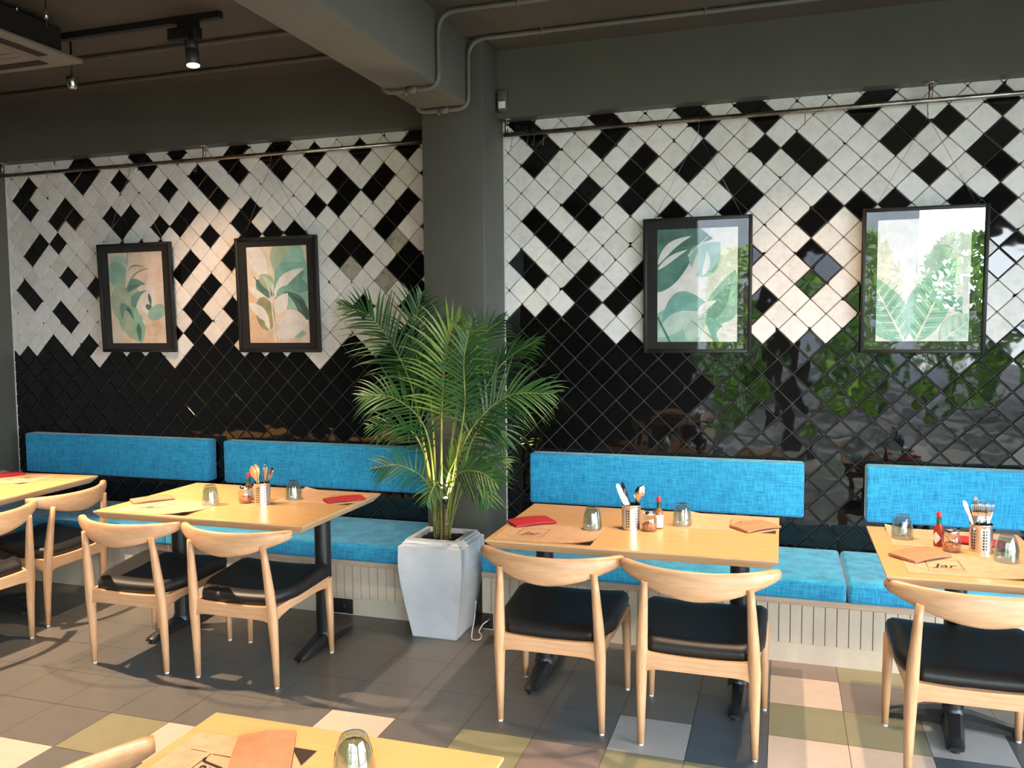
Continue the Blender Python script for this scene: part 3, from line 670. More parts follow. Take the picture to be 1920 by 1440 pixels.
napkin(0.00, -0.99, math.radians(45), 'tan', 'tan folded napkin on the middle table', 0.19, 0.12, 0.010)
napkin(0.612, -1.29, math.radians(42), 'tan', 'tan folded napkin on the right edge table', 0.195, 0.125, 0.010)
napkin(0.868, -1.02, math.radians(-18), 'red', 'red folded napkin behind the cutlery can on the right edge table', 0.17, 0.11)
napkin(-0.905, -3.325, math.radians(-62), 'tan', 'tan folded napkin on the foreground table', 0.21, 0.125, 0.008)
napkin(-4.40, -0.845, math.radians(60), 'red', 'red folded napkin on the table cut by the left edge', 0.17, 0.11)
def tumbler(label, loc, proto=[None]):
    if proto[0] is None:
        mb = MB(); seg = 30
        prof = [(0.0415, 0.0), (0.0425, 0.002), (0.0425, 0.018), (0.0395, 0.045), (0.034, 0.075), (0.0275, 0.094), (0.0245, 0.0985), (0.016, 0.0985), (0, 0.0965)]
        rings = []
        mb.lathe(prof, seg); 
        for v in mb.bm.verts:
            if 0.015 < v.co.z < 0.092:
                a = math.atan2(v.co.y, v.co.x); k = 1+0.035*math.cos(10*a+v.co.z*40); v.co.x *= k; v.co.y *= k
        mb.lathe([(0.040, 0.0005), (0.0385, 0.02), (0.0355, 0.045), (0.030, 0.074), (0.022, 0.084), (0, 0.086)], seg)
        o = mb.build('glass_tumbler', M['glass']); proto[0] = o
    else:
        o = proto[0].copy(); col.objects.link(o)
    o.location = loc; return tag(o, label, 'glass', 'upturned glass tumblers')
for x, y, lab in ((-2.645, -1.215, 'upturned glass tumbler at the left of the table left of the planter'), (-2.305, -0.99, 'upturned glass tumbler near the red napkin left of the planter'),
                  (-0.677, -1.20, 'upturned glass tumbler left of the cutlery on the middle table'), (-0.31, -1.02, 'upturned glass tumbler right of the sauce bottle on the middle table'),
                  (0.585, -1.005, 'upturned glass tumbler left of the sauce bottle on the right edge table'), (0.907, -1.27, 'upturned glass tumbler at the right edge of the photo'),
                  (-0.682, -3.345, 'upturned glass tumbler on the foreground table')):
    tumbler(lab, (x, y, ZT if (x, y) not in () else ZT))
def can(label, loc, rz, proto=[None]):
    if proto[0] is None:
        mb = MB(); seg = 48; prof = [(0.041, 0.0)] + [(0.041, 0.006)] + [(0.041, 0.012+0.0057*k) for k in range(15)] + [(0.041, 0.104), (0.0425, 0.106), (0.041, 0.108)]
        mb.lathe(prof, seg, skip=lambda i, k: 2 <= i <= 14 and i % 2 == 0 and (k % 8) in (0, 2))
        mb.lathe([(0.0, 0.001), (0.041, 0.0)], seg)
        mb.lathe([(0.0395, 0.106), (0.0395, 0.003), (0, 0.003)], seg, mi=1, skip=lambda i, k: i == 0 and False)
        o = mb.build('cutlery_can', [M['steel'], mat('dark_can_inside', (0.02, 0.018, 0.016, 1), 0.8)]); proto[0] = o  # steel inside coloured dark, as the shade behind the holes
    else: o = proto[0].copy(); col.objects.link(o)
    o.location = loc; o.rotation_euler.z = rz; return tag(o, label, 'cutlery holder', 'perforated steel cutlery cans')
def jar(label, loc, proto=[None]):
    if proto[0] is None:
        root = thing('spice_jar', label, 'jar', loc, 0, 'small glass jars of chilli flakes')
        mb = MB(); mb.lathe([(0.0, 0.001), (0.029, 0.0), (0.032, 0.004), (0.0345, 0.028), (0.034, 0.050), (0.027, 0.065), (0.0235, 0.070)], 24); mb.build('jar_body', M['jarglass'], root)
        mb = MB(); mb.lathe([(0, 0.003), (0.028, 0.003), (0.032, 0.026), (0.022, 0.032), (0.008, 0.037), (0, 0.036)], 20); mb.build('chilli_flakes', M['flakes'], root)
        mb = MB(); mb.lathe([(0.025, 0.067), (0.0262, 0.069), (0.0262, 0.078), (0.0235, 0.085), (0.013, 0.088), (0, 0.088)], 24); mb.build('lid', M['silver'], root)
        proto[0] = root; return root
    return dup(proto[0], loc, 0, label)
def bottle(label, loc, full, proto={}):
    root = thing('sauce_bottle', label, 'bottle', loc, 0, 'hot sauce bottles')
    mb = MB(); mb.lathe([(0, 0.0), (0.0175, 0.0), (0.019, 0.003), (0.019, 0.066), (0.016, 0.078), (0.009, 0.088), (0.0085, 0.118), (0, 0.118)], 24); mb.build('bottle_body', M['sauce'] if full else mat('amber_sauce', S(150, 92, 54), 0.15), root)
    mb = MB()
    if full:   # diamond label turned to the viewer
        for k in range(6):
            pass
        pts = [(0.0, 0.012), (0.0165, 0.037), (0.0, 0.062), (-0.0165, 0.037)]
        c = [(-PI/2 - 0.35 + u/0.0194, z) for u, z in pts]
        N = 8
        L = []
        for i in range(N+1):
            t = i/N; z = 0.012+0.05*t; hw = 0.0185*(1-abs(2*t-1)); L.append([(0.0195*math.cos(-PI/2-0.7+hw*s/0.0195), 0.0195*math.sin(-PI/2-0.7+hw*s/0.0195), z) for s in (-1, -0.5, 0, 0.5, 1)])
        for i in range(N):
            for j in range(4):
                try: mb.poly([L[i][j], L[i][j+1], L[i+1][j+1], L[i+1][j]], 0, True)
                except Exception: pass
    else: mb.lathe([(0.0194, 0.006), (0.0194, 0.062)], 24)
    mb.build('paper_label', M['label'], root)
    mb = MB(); mb.lathe([(0.0092, 0.090), (0.0092, 0.116), (0.0, 0.1165)], 18); mb.build('neck_foil', M['neck'], root)
    mb = MB(); mb.lathe([(0.0, 0.1165), (0.0095, 0.1165), (0.010, 0.119), (0.010, 0.134), (0.007, 0.139), (0, 0.140)], 18); mb.build('cap', M['cap'], root)
    return root
def cutlery_meshes():
    mb = MB(); R = []   # knife, blade up; local z along
    for z, w_, t_ in ((0.0, 0.007, 0.004), (0.06, 0.006, 0.003), (0.095, 0.005, 0.002), (0.10, 0.0105, 0.0012), (0.16, 0.011, 0.0010), (0.195, 0.008, 0.0008), (0.205, 0.002, 0.0006)):
        R.append([(-w_, -t_, z), (w_, -t_, z), (w_, t_, z), (-w_, t_, z)])
    mb.loft(R, 0, False); k = mb
    fk = MB(); R = []
    for z, w_, t_, y in ((0.0, 0.006, 0.0012, 0), (0.05, 0.004, 0.0014, 0.002), (0.11, 0.003, 0.0016, 0.004), (0.135, 0.009, 0.001, 0.006), (0.15, 0.011, 0.001, 0.004)):
        R.append([(-w_, y-t_, z), (w_, y-t_, z), (w_, y+t_, z), (-w_, y+t_, z)])
    fk.loft(R, 0, False)
    for i in range(4):
        x = -0.0090+0.006*i; fk.tube([(x, 0.004, 0.149), (x, 0.002, 0.172), (x, 0.004, 0.192)], [0.0014, 0.0013, 0.0008], 6)
    sp = MB(); R = []
    for z, w_, t_, y in ((0.0, 0.006, 0.0012, 0), (0.05, 0.004, 0.0014, 0.001), (0.115, 0.003, 0.0016, 0.003), (0.130, 0.008, 0.0012, 0.002), (0.148, 0.0165, 0.001, -0.003), (0.165, 0.018, 0.001, -0.004), (0.18, 0.0145, 0.001, -0.002), (0.190, 0.007, 0.001, 0.001), (0.194, 0.001, 0.001, 0.002)):
        R.append([(w_*math.cos(a), y+ (t_ if math.sin(a) > 0 else -t_)*abs(math.sin(a))+ 0.004*(w_/0.018)*(math.cos(a)**2), z) for a in [q*2*PI/10 for q in range(10)]])
    sp.loft(R, 0, True)
    return dict(knife=k, fork=fk, spoon=sp)
CM = {}
def cutlery(kind, base, tip, lab, key='chrome', spin=0.0):
    k = (kind, key)
    if k not in CM:
        o = cutlery_meshes()[kind].build(kind, M[key]); CM[k] = o
    else: o = CM[k].copy(); col.objects.link(o)
    d = (Vector(tip)-Vector(base)).normalized()
    x_ = Vector((0, 1, 0)).cross(d).normalized(); y_ = d.cross(x_); q = Matrix((x_, y_, d)).transposed().to_quaternion(); o.rotation_mode = 'QUATERNION'
    from mathutils import Quaternion
    o.rotation_quaternion = q @ Quaternion((0, 0, 1), spin); o.location = base
    return tag(o, lab, kind, 'cutlery standing in the steel cans')
def set_cut(cx, cy, items, where):
    for kind, bx, by, tx, ty, key, spin, lab in items:
        z0 = ZT + 0.006
        dz = 0.106; b = Vector((cx+bx, cy+by, z0)); t = Vector((cx+tx, cy+ty, z0+dz))
        cutlery(kind, b, t, lab + ', in the can ' + where, key, spin)
c1 = (-2.402, -1.125); c2 = (-0.517, -1.140); c3 = (0.848, -1.135)
can('perforated steel cutlery can holding spoons tinted with warm reflections, left of the planter', (*c1, ZT), 0.3); can('perforated steel cutlery can holding two knives, on the middle table', (*c2, ZT), 0.1); can('perforated steel cutlery can full of forks on the right edge table', (*c3, ZT), 0.5)
set_cut(*c1, [('spoon', 0.005, 0.0, -0.022, -0.014, 'woodspoon', 0.3, 'warm toned spoon leaning left, front'), ('spoon', -0.01, 0.01, -0.028, 0.010, 'woodspoon', 0.5, 'warm toned spoon leaning left, behind'), ('fork', 0.0, 0.0, 0.0, 0.018, 'chrome', 0, 'steel fork upright at the centre'),
              ('spoon', -0.008, 0.0, 0.020, -0.010, 'woodspoon', -0.6, 'warm toned spoon leaning right, front'), ('spoon', -0.012, 0.006, 0.028, 0.010, 'chrome', -0.4, 'bright steel spoon leaning right')], 'left of the planter')
set_cut(*c2, [('knife', 0.022, 0.0, -0.0265, 0.003, 'chrome', 0.3, 'knife leaning furthest left'), ('knife', 0.018, 0.008, -0.016, 0.012, 'chrome', 0.9, 'knife leaning slightly left'), ('spoon', -0.01, 0, 0.020, -0.010, 'chrome', 0, 'spoon at right, front'), ('spoon', -0.006, 0.01, 0.026, 0.012, 'chrome', 0.3, 'spoon at right, behind')], 'on the middle table')
it = [('knife', 0.022, 0.0, -0.0262, 0.004, 'chrome', 0.4, 'knife leaning furthest left'), ('knife', 0.0, 0.012, -0.010, 0.018, 'chrome', 0.2, 'upright knife')]
ords = ('first', 'second', 'third', 'fourth', 'fifth', 'sixth', 'seventh', 'eighth')
for i in range(8): it.append(('fork', -0.018+0.005*i, -0.012+0.006*(i % 3), -0.026+0.0075*i, -0.020+0.012*(i % 3), 'chrome', 0.1*(i-4), ords[i] + ' fork from the left'))
set_cut(*c3, it, 'on the right edge table')
jar('glass jar of chilli flakes left of the cutlery can, left of the planter', (-2.502, -1.128, ZT))
jar('glass jar half hidden behind the cutlery can, left of the planter', (-2.468, -1.055, ZT))
jar('glass jar of chilli flakes on the middle table', (-0.436, -1.155, ZT))
jar('glass jar of chilli flakes on the right edge table', (0.741, -1.165, ZT))
bottle('red capped sauce bottle left of the planter, behind the jar', (-2.525, -1.062, ZT), False)
bottle('red capped sauce bottle with white label on the middle table', (-0.402, -1.105, ZT), False)
bottle('red capped bottle full of red sauce on the right edge table', (0.705, -1.105, ZT), True)

# ------------------------------------------------------------------ planter, palm, plant light
root = thing('planter', 'tall white square tapered planter in front of the column', 'planter', (-1.612, -0.665, 0))
mb = MB(); R = []
for h, z in ((0.120, 0.0), (0.124, 0.006), (0.139, 0.10), (0.155, 0.20), (0.168, 0.29), (0.176, 0.37), (0.177, 0.42), (0.1745, 0.492)):
    R.append([(-h, -h, z), (h, -h, z), (h, h, z), (-h, h, z)])
R2 = [[(-h, -h, z), (h, -h, z), (h, h, z), (-h, h, z)] for h, z in ((0.1745, 0.492), (0.158, 0.500), (0.158, 0.508), (0.147, 0.516), (0.147, 0.524), (0.118, 0.526), (0.112, 0.48))]
mb.loft(R, 0, False); mb.build('body', M['white'], root)
mb = MB(); mb.loft(R2, 0, False, cap=False); mb.build('rim', M['white'], root)
mb = MB(); g = []; r = random.Random(2)
for j in range(13): g.append([mb.bm.verts.new((-0.114+0.228*i/12, -0.114+0.228*j/12, 0.496+r.uniform(0, 0.012))) for i in range(13)])
for j in range(12):
    for i in range(12): f = mb.bm.faces.new((g[j][i], g[j][i+1], g[j+1][i+1], g[j+1][i])); f.smooth = True
mb.build('soil', M['soil'], root)
FRONDS = [
([[-1.634,-0.66,0.57],[-1.687,-0.68,0.93],[-1.778,-0.7,1.37],[-1.974,-0.7,1.667],[-2.162,-0.72,1.748]],0.26),
([[-1.664,-0.64,0.563],[-1.737,-0.6,0.945],[-1.806,-0.55,1.375],[-1.824,-0.52,1.607],[-1.782,-0.5,1.805]],0.3),
([[-1.607,-0.68,0.576],[-1.574,-0.74,1.111],[-1.533,-0.8,1.392],[-1.485,-0.84,1.568],[-1.411,-0.88,1.666]],0.3),
([[-1.593,-0.64,0.568],[-1.557,-0.62,1.097],[-1.5,-0.56,1.378],[-1.421,-0.52,1.576],[-1.316,-0.5,1.661]],0.26),
([[-1.589,-0.68,0.577],[-1.487,-0.74,0.975],[-1.422,-0.8,1.231],[-1.406,-0.84,1.475],[-1.351,-0.86,1.66]],0.24),
([[-1.575,-0.67,0.576],[-1.497,-0.7,0.941],[-1.376,-0.74,1.144],[-1.197,-0.76,1.28],[-0.967,-0.76,1.295]],0.26),
([[-1.581,-0.64,0.569],[-1.528,-0.58,1.007],[-1.387,-0.54,1.321],[-1.273,-0.52,1.463],[-1.122,-0.5,1.552]],0.24),
([[-1.638,-0.68,0.574],[-1.636,-0.74,0.969],[-1.679,-0.78,1.154],[-1.815,-0.82,1.266],[-1.985,-0.84,1.273]],0.25),
([[-1.656,-0.66,0.568],[-1.679,-0.7,0.905],[-1.734,-0.74,1.073],[-1.837,-0.78,1.114],[-1.966,-0.8,1.115]],0.18),
([[-1.65,-0.68,0.573],[-1.619,-0.76,0.749],[-1.654,-0.84,0.868],[-1.753,-0.9,0.928],[-1.872,-0.92,0.91]],0.17),
([[-1.577,-0.68,0.578],[-1.537,-0.74,0.777],[-1.459,-0.8,0.881],[-1.335,-0.86,0.907],[-1.218,-0.9,0.864]],0.22),
([[-1.581,-0.64,0.569],[-1.515,-0.62,0.813],[-1.43,-0.6,0.928],[-1.347,-0.58,0.922],[-1.265,-0.56,0.906]],0.17),
([[-1.609,-0.66,0.571],[-1.573,-0.68,0.807],[-1.527,-0.7,0.911],[-1.49,-0.7,0.997],[-1.46,-0.7,1.068]],0.12),
([[-1.599,-0.7,0.581],[-1.569,-0.78,0.755],[-1.554,-0.84,0.837],[-1.558,-0.9,0.82],[-1.581,-0.93,0.744]],0.14),
([[-1.649,-0.64,0.564],[-1.682,-0.6,1.091],[-1.715,-0.6,1.321],[-1.796,-0.62,1.522],[-1.896,-0.64,1.552]],0.24),
([[-1.573,-0.66,0.574],[-1.46,-0.64,0.989],[-1.376,-0.66,1.107],[-1.296,-0.68,1.112],[-1.233,-0.7,1.034]],0.26),
([[-1.612,-0.64,0.567],[-1.565,-0.6,1.037],[-1.541,-0.56,1.263],[-1.571,-0.53,1.491],[-1.643,-0.5,1.635]],0.26),
([[-1.563,-0.66,0.574],[-1.494,-0.7,0.744],[-1.416,-0.76,0.843],[-1.322,-0.82,0.844],[-1.272,-0.86,0.747]],0.2),
]
palm = thing('areca_palm', 'tall green areca palm with arching fronds growing in the white planter', 'plant', (-1.612, -0.665, 0.50)); PO = Vector((-1.612, -0.665, 0.50))
def catmull(P, n):
    P = [Vector(p) for p in P]; P = [P[0]*2-P[1]] + P + [P[-1]*2-P[-2]]; o = []
    for i in range(1, len(P)-2):
        for k in range(n):
            t = k/n; a, b, c, d = P[i-1:i+3]
            o.append(0.5*((2*b) + (c-a)*t + (2*a-5*b+4*c-d)*t*t + (3*b-a-3*c+d)*t*t*t))
    o.append(P[-2]); return o
rp = random.Random(21)
camv = Vector((0.105, -4.76, 1.63))
for fi, (pts, L) in enumerate(FRONDS):
    base = (PO.x + (pts[0][0]-PO.x)*0.85, pts[0][1], 0.497)
    path = catmull([base] + pts, 14); n = len(path)
    yellow_green = fi in (2, 12)
    mb = MB(); mb.tube([q-PO for q in path], [0.0065*(1-i/n)**0.8+0.0012 for i in range(n)], 7)
    st = mb.build('stem', M['stem'], palm)
    # leaflets
    mb = MB(); start = 0.56 if pts[-1][2] > 1.0 else 0.60
    if fi == 12: start = 0.55
    cum = [0]
    for i in range(1, n): cum.append(cum[-1] + (path[i]-path[i-1]).length)
    tot = cum[-1]; s0 = tot*start; spacing = 0.0225; m = int((tot-s0)/spacing)
    def at(sv):
        for i in range(1, n):
            if cum[i] >= sv: t = (sv-cum[i-1])/(cum[i]-cum[i-1]+1e-9); return path[i-1].lerp(path[i], t), (path[i]-path[i-1]).normalized()
        return path[-1], (path[-1]-path[-2]).normalized()
    view = (camv - path[-8]).normalized()
    roll = rp.uniform(-0.5, 0.5)
    for k in range(m+1):
        sv = s0 + k*spacing; u = (sv-s0)/(tot-s0); p_, t_ = at(min(sv, tot*0.999))
        nn = (view*0.75 + Vector((0, -0.1, 0.65))).normalized(); side = t_.cross(nn).normalized(); side = (Matrix.Rotation(roll, 3, t_) @ side)
        ln = L*(0.45+0.55*math.sin(PI*min(1, 0.18+0.80*u)))*(1.0-0.55*max(0, u-0.75)/0.25)
        for sg in (-1, 1):
            d = (side*sg*(0.90-0.42*u) + t_*(0.42+0.60*u) + Vector((rp.gauss(0, .06), rp.gauss(0, .06), rp.gauss(0, .06)))).normalized()
            l_ = ln*rp.uniform(0.85, 1.08); wd = 0.0056*rp.uniform(0.8, 1.2)*(1.15 if L > 0.2 else 0.9)
            q = p_.copy(); prevA = None; segs = 5; dr = rp.uniform(0.16, 0.50)
            wv = d.cross(nn).normalized(); 
            for i in range(segs+1):
                v = i/segs; hw = wd*(0.35+0.65*math.sin(PI*min(1, 0.25+v*0.75)))*(1-v**3)+0.0002
                pa, pb, pm = q+wv*hw-PO, q-wv*hw-PO, q-nn*hw*0.35-PO
                A = [mb.bm.verts.new(x) for x in (pa, pm, pb)]
                if prevA:
                    for a_, b_ in ((0, 1), (1, 2)):
                        f = mb.bm.faces.new((prevA[a_], prevA[b_], A[b_], A[a_])); f.smooth = True
                prevA = A
                d = (d + Vector((0, 0, -dr*0.5*(v+0.35)))).normalized(); wv = (wv - d*wv.dot(d)).normalized()
                q = q + d*l_/segs
                if q.y > -0.375 and q.x > -1.9: q.y = -0.375
                if q.y > -0.14: q.y = -0.14
    mb.build('frond', M['leaf2'] if yellow_green else M['leaf'], palm, recalc=False)
for i, (x, y, h, r0) in enumerate(((-1.575, -0.70, 0.23, 0.013), (-1.60, -0.65, 0.20, 0.011), (-1.63, -0.67, 0.18, 0.012), (-1.645, -0.65, 0.16, 0.010))):
    mb = MB(); mb.tube([Vector((x, y, 0.497))-PO, Vector((x+0.004, y, 0.497+h*0.5))-PO, Vector((x+0.006, y-0.006, 0.497+h))-PO], [r0*1.15, r0, r0*0.75], 10); mb.build('cane', M['cane'], palm)
root = thing('plant_light', 'small lit clip-on lamp among the palm stems', 'lamp', (-1.560, -0.735, 0.705))
mb = MB(); mb.tube([(0, 0, 0), (0, 0.002, 0.03)], [0.011, 0.014], 16); mb.tube([(0, 0, 0), (-0.003, 0.02, -0.03)], 0.003, 8); mb.build('lamp_body', M['plastic'], root)
mb = MB(); mb.lathe([(0, 0.040), (0.009, 0.037), (0.0125, 0.031), (0, 0.0305)], 16); mb.build('bulb', M['glow'], root)
lamp('plant_lamp', 'SPOT', (-1.560, -0.735, 0.752), 26, (1.0, 0.86, 0.36), (-1.57, -0.66, 1.2), spot_size=1.9, spot_blend=0.8, shadow_soft_size=0.012)
# its white cord, out over the back of the planter and looping on the floor to the socket
mb = MB(); pts = catmull([(-1.445, -0.61, 0.16), (-1.440, -0.65, 0.07), (-1.43, -0.72, 0.006), (-1.40, -0.76, 0.005), (-1.375, -0.74, 0.005), (-1.39, -0.68, 0.005), (-1.41, -0.66, 0.012), (-1.40, -0.63, 0.04), (-1.386, -0.596, 0.05)], 10)
mb.tube([p - Vector((-1.560, -0.735, 0.705)) for p in pts], 0.0032, 8); mb.build('power_cord', M['cord'], root)['label'] = 'white power cord'

# ------------------------------------------------------------------ pictures
def S4(r, g, b): return S(r, g, b)
INK = {k: noise_color(mat('print_' + k, S(*v), 0.7), S(*[max(0, c*0.88) for c in v]), S(*[c + (255-c)*0.22 for c in v]), (9, 9, 9), 3, 0.3, 0.7) for k, v in dict(cream=(244, 222, 196), blush=(250, 228, 214), white=(246, 246, 244), ivory=(236, 226, 204), sage=(172, 196, 164), teal=(98, 156, 142), deep=(66, 122, 108), pale=(150, 198, 184),
                                                      mint=(196, 226, 214), dark=(40, 66, 60), peach=(240, 206, 170), olive=(150, 156, 110), forest=(54, 104, 92), seafoam=(150, 206, 184), aqua=(116, 184, 172)).items()}
IK = list(INK)
def leaf(cx, cy, L, W, ang, bend=0.0, n=14):
    ca, sa = math.cos(ang), math.sin(ang); l, r = [], []
    for i in range(n+1):
        t = i/n; wv = W/2*math.sin(PI*t**0.8)**0.9 if 0 < t < 1 else 0.0; x, y = L*t, bend*L*math.sin(PI*t)
        l.append((x, y+wv)); r.append((x, y-wv))
    P = l + r[1:-1][::-1]
    return [(cx + x*ca - y*sa, cy + x*sa + y*ca) for x, y in P]
def blob(cx, cy, a, b, ang=0, n=24): return [(cx + a*math.cos(q)*math.cos(ang) - b*math.sin(q)*math.sin(ang), cy + a*math.cos(q)*math.sin(ang) + b*math.sin(q)*math.cos(ang)) for q in [k*2*PI/n for k in range(n)]]
def line(x0, y0, x1, y1, w0=0.003, w1=0.0015):
    d = Vector((x1-x0, y1-y0)).normalized(); nx, ny = -d.y, d.x
    return [(x0-nx*w0, y0-ny*w0), (x1-nx*w1, y1-ny*w1), (x1+nx*w1, y1+ny*w1), (x0+nx*w0, y0+ny*w0)]
PW, PH = 0.222, 0.308
def picture(cx, w_, lab, bgk, shapes, hookx, tilt=0.028):
    h = 0.738; zb = 1.472
    root = thing('picture_frame', lab, 'picture', (cx, -0.022, zb)); root.rotation_euler = (tilt, 0, 0)
    mb = MB(); a = w_/2; fw = 0.019
    for x0, x1, z0, z1 in ((-a, -a+fw, 0, h), (a-fw, a, 0, h), (-a+fw, a-fw, 0, fw), (-a+fw, a-fw, h-fw, h)): mb.box(x0, x1, -0.030, 0.0, z0, z1, 0, 0.0015, 1)
    mb.box(-a+0.004, a-0.004, -0.006, -0.001, 0.004, h-0.004)
    mb.build('frame', M['frame'], root)
    mb = MB(); mb.box(-a+fw, a-fw, -0.0125, -0.008, fw, h-fw); mb.build('mount', M['mount'], root)
    mb = MB(); pw, ph = PW*(w_/0.60), PH; cz = h/2; y = -0.0130
    mb.poly([(-pw, y, cz-ph), (pw, y, cz-ph), (pw, y, cz+ph), (-pw, y, cz+ph)], IK.index(bgk))
    def clip(R, f):
        o = []
        for i in range(len(R)):
            p, q = R[i-1], R[i]; fa, fb = f(p), f(q)
            if (fa >= 0) != (fb >= 0): t = fa/(fa-fb); o.append((p[0]+(q[0]-p[0])*t, p[1]+(q[1]-p[1])*t))
            if fb >= 0: o.append(q)
        return o
    for k, (ck, poly) in enumerate(shapes):
        R = [(x*(pw/PW), z) for x, z in poly]
        for f in (lambda p: pw-p[0], lambda p: p[0]+pw, lambda p: ph-p[1], lambda p: p[1]+ph): R = clip(R, f)
        if len(R) < 3: continue
        fc = mb.poly([(x, y-0.00006*(k+1), cz+z) for x, z in R], IK.index(ck))
    mb.build('print', [INK[k] for k in IK], root, recalc=False)
    mb = MB(); mb.poly([(-a+fw, -0.0215, fw), (a-fw, -0.0215, fw), (a-fw, -0.0215, h-fw), (-a+fw, -0.0215, h-fw)]); mb.build('glass_pane', M['pane'], root, recalc=False)
    inv = (Matrix.Translation((cx, -0.022, zb)) @ Matrix.Rotation(tilt, 4, 'X')).inverted(); hp = inv @ Vector((hookx, -0.075, 2.648))
    for sx in (-1, 1):
        mb = MB(); mb.tube([hp, (sx*(a-0.05), -0.002, h-0.012)], 0.0011, 5); mb.build('hanging_wire', M['wire'], root)
    return root
R_ = math.radians
# shapes: print space is x in [-.222,.222], z in [-.308,.308]
art1 = [('ivory', [(-.222, -.31), (.0, -.2), (.05, .31), (-.222, .31)]), ('mint', blob(-.12, .20, .10, .09)), ('pale', blob(-.15, .16, .08, .09, .5)), ('blush', leaf(-.08, .13, .34, .17, R_(25), .1)), ('blush', blob(.12, .08, .11, .19)),
        ('sage', leaf(-.21, .02, .26, .13, R_(-20), .2)), ('sage', blob(-.09, -.03, .13, .14)), ('olive', leaf(-.08, .09, .22, .07, R_(28), .25)), ('teal', leaf(-.10, .06, .18, .06, R_(10), .15)), ('deep', leaf(-.08, .04, .12, .035, R_(20), .1)),
        ('white', leaf(-.03, -.12, .30, .12, R_(62), -.2)), ('ivory', leaf(-.09, .06, .24, .05, R_(36), .25)), ('teal', leaf(-.02, -.12, .20, .055, R_(58), .3)), ('white', leaf(.06, -.18, .24, .12, R_(80), .1)),
        ('seafoam', blob(-.06, -.15, .10, .09, .3)), ('teal', leaf(-.13, -.03, .22, .10, R_(-75), .1)), ('forest', leaf(-.08, -.06, .16, .05, R_(-82), .0)), ('sage', leaf(-.10, -.08, .26, .10, R_(-60), -.15)), ('peach', blob(.12, -.20, .07, .06, .8)), ('ivory', leaf(-.0, -.08, .22, .05, R_(-58), .15)),
        ('seafoam', leaf(-.02, -.13, .19, .10, R_(-78), .05)), ('deep', leaf(.0, -.17, .13, .04, R_(-86), 0)), ('forest', leaf(.10, .03, .09, .025, R_(-80), 0)), ('forest', leaf(.07, -.05, .07, .04, R_(-30), 0)), ('olive', line(-.05, .31, -.07, .23, .004, .003)), ('pale', blob(.16, -.1, .08, .05, .4))]
art2 = [('peach', [(-.222, -.31), (-.03, -.31), (-.12, .02), (-.222, .1)]), ('ivory', blob(-.10, .15, .14, .16)), ('white', leaf(-.22, .34, .30, .12, R_(-62), .05)), ('sage', leaf(.08, .36, .30, .24, R_(-100), .05)), ('pale', blob(.12, .12, .12, .15)), ('seafoam', leaf(.16, .33, .26, .12, R_(-98), .0)),
        ('pale', blob(.14, -.10, .10, .18)), ('teal', leaf(-.02, -.03, .28, .17, R_(38), .1)), ('aqua', leaf(.0, .0, .28, .11, R_(45), .25)), ('deep', leaf(-.16, .10, .19, .09, R_(-28), -.2)), ('sage', leaf(-.13, .13, .16, .09, R_(-50), .1)), ('mint', leaf(-.11, .12, .15, .03, R_(-52), .1)),
        ('white', leaf(-.03, -.02, .30, .07, R_(38), .12)), ('white', leaf(-.22, .06, .22, .05, R_(-32), -.05)), ('olive', blob(-.10, -.12, .07, .11, .2)), ('aqua', blob(.08, .0, .09, .06)), ('teal', leaf(.10, .05, .14, .09, R_(-8), .1)),
        ('forest', leaf(.05, .02, .27, .16, R_(-68), .12)), ('dark', leaf(.11, -.01, .24, .035, R_(-72), .25)), ('seafoam', leaf(.05, .01, .25, .08, R_(-60), -.05)), ('white', leaf(-.22, -.05, .24, .07, R_(-50), .12)), ('white', leaf(.0, -.13, .16, .10, R_(62), .1)),
        ('blush', leaf(-.02, -.13, .30, .11, R_(-25), .12)), ('white', leaf(-.02, -.26, .26, .16, R_(20), .1)), ('white', line(-.03, -.31, -.05, -.02, .006, .004)), ('white', line(-.0, -.31, -.01, -.15, .004, .003)), ('white', line(-.05, -.02, -.08, .09, .004, .002)), ('white', line(-.045, -.05, -.03, .07, .003, .002)), ('olive', leaf(-.15, -.15, .08, .02, R_(-70), .3)), ('dark', line(-.17, .12, -.10, .0, .003, .001))]
art3 = [('mint', blob(-.11, .22, .17, .10, -.3)), ('deep', leaf(-.30, -.02, .46, .34, R_(42), .18)), ('forest', leaf(-.27, .28, .36, .15, R_(-5), .05)), ('deep', [(-.222, .0), (-.19, -.02), (-.14, .12), (-.222, .15)]), ('pale', leaf(-.0, .05, .22, .18, R_(55), .1)),
        ('white', leaf(-.22, .12, .24, .045, R_(38), .12)), ('white', leaf(-.22, .09, .20, .03, R_(32), .05)), ('white', leaf(-.05, .02, .16, .04, R_(72), -.1)), ('white', leaf(.03, .05, .14, .035, R_(80), -.1)), ('white', line(-.05, .16, .07, .27, .003, .001)),
        ('seafoam', [(-.222, -.31), (-.222, -.15), (-.14, -.105), (.02, -.105), (.02, -.31)]), ('aqua', leaf(-.20, -.20, .30, .13, R_(14), .25)), ('mint', leaf(-.22, -.28, .30, .10, R_(25), .1)), ('pale', leaf(.05, -.22, .34, .18, R_(62), -.1)), ('teal', leaf(.06, -.20, .24, .08, R_(58), .0)),
        ('white', leaf(.0, -.17, .14, .04, R_(38), .1)), ('aqua', leaf(.05, -.17, .20, .08, R_(-75), .2)), ('mint', leaf(-.05, -.30, .18, .12, R_(55), .1)), ('forest', line(-.222, -.17, -.15, -.31, .006, .006)), ('olive', line(-.03, -.19, .11, -.31, .003, .004)), ('pale', line(-.10, -.31, -.03, -.19, .003, .002)), ('white', blob(.17, -.27, .06, .05))]
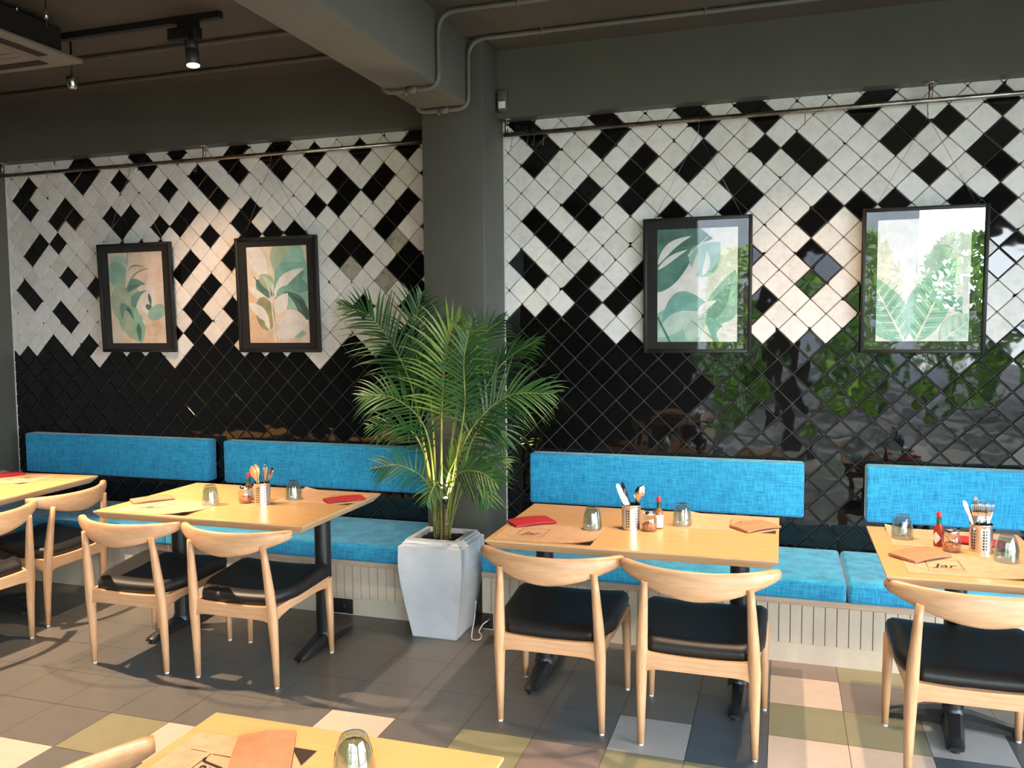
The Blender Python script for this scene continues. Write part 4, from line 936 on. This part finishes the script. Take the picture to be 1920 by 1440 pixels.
def banana(cx, cy, L, W, ang, c1, c2, nst=16):
    out = [(c1, leaf(cx, cy, L, W, ang, .05))]
    for k in range(nst):
        t = (k+1)/(nst+2); x, y = cx + L*t*math.cos(ang), cy + L*t*math.sin(ang)
        for s in (-1, 1):
            a2 = ang + s*R_(62); l_ = W*0.55*math.sin(PI*t**0.8); out.append((c2 if k % 2 else 'white', line(x, y, x + l_*math.cos(a2), y + l_*math.sin(a2), .0028, .0012)))
    out.append(('white', line(cx, cy, cx + L*math.cos(ang), cy + L*math.sin(ang), .006, .002))); return out
art4 = banana(-.08, -.31, .40, .22, R_(118), 'seafoam', 'aqua') + banana(-.03, -.31, .46, .20, R_(66), 'seafoam', 'teal') + banana(.09, -.31, .22, .12, R_(38), 'mint', 'seafoam', 9) + [('teal', leaf(.07, -.10, .14, .05, R_(-30), .2)), ('seafoam', leaf(.04, -.06, .12, .04, R_(-60), .1)), ('mint', blob(.05, .10, .10, .05, .7)), ('pale', leaf(.16, -.16, .08, .03, R_(70), 0))]
picture(-4.093, 0.605, 'framed cream and green leaf print at the far left', 'cream', art1, -4.10)
picture(-2.985, 0.597, 'framed print of white and teal leaves nearest the palm', 'cream', art2, -3.00)
picture(-0.346, 0.580, 'framed monstera leaf print on white, right of the column', 'white', art3, -0.34)
picture(0.775, 0.580, 'framed banana leaf print at the right edge, glass reflecting daylight', 'white', art4, 0.775)

# ------------------------------------------------------------------ outside, seen only as reflections in tiles and glass
mb = MB(); mb.poly([(-30, -40, -0.05), (30, -40, -0.05), (30, 6, -0.05), (-30, 6, -0.05)]); tag(mb.build('terrace_paving', M['paving'], recalc=False), kind='structure').name = 'floor.001'
def shrub(x, y, r, h, lab, k):
    root = thing('garden_shrub', lab, 'shrub', (x, y, -0.05), 0, 'garden shrubs reflected in the tiles')
    q = random.Random(k); mb = MB()
    for i in range(1500):
        a, b = q.uniform(0, 2*PI), math.acos(q.uniform(-0.6, 1)); rr = r*(0.6+0.4*q.random()**0.5)
        zz = q.uniform(0.10, h+r*0.8); rr = r*(0.75+0.25*q.random())*math.sqrt(max(0.02, 1-((zz-h*0.75)/(h*0.25+r*0.9 if zz > h*0.75 else h*1.1))**2))*q.uniform(0.8, 1.0)
        c = Vector((rr*math.cos(a), rr*math.sin(a), zz)); s_ = q.uniform(0.06, 0.16)
        u = Vector((q.gauss(0, 1), q.gauss(0, 1), q.gauss(0, 1))).normalized(); v = u.orthogonal().normalized()
        mb.poly([c-u*s_, c-v*s_*0.4, c+u*s_, c+v*s_*0.4])
    mb.build('foliage', M['foliage'], root, recalc=False)
    mb = MB(); mb.tube([(0, 0, 0), (0, 0, h)], [0.07, 0.05], 8); mb.build('trunk', M['dwood'], root)
for k, (x, y, r, h) in enumerate(((-2.6, -12.6, 0.95, 1.9), (-0.6, -13.0, 0.95, 1.7), (1.35, -12.4, 0.92, 1.9), (3.3, -12.8, 0.95, 1.8), (5.3, -12.5, 0.95, 2.0), (7.3, -13.2, 0.95, 2.0))):
    shrub(x, y, r, h, 'green garden shrub outside, seen as a reflection in the black tiles', k)
mb = MB(); mb.box(-9, 3.2, -20, -18, -0.05, 6.5); tag(mb.build('grey_building', M['bldg']), 'plain grey building outside, seen as a pale reflection in the tiles', 'building')
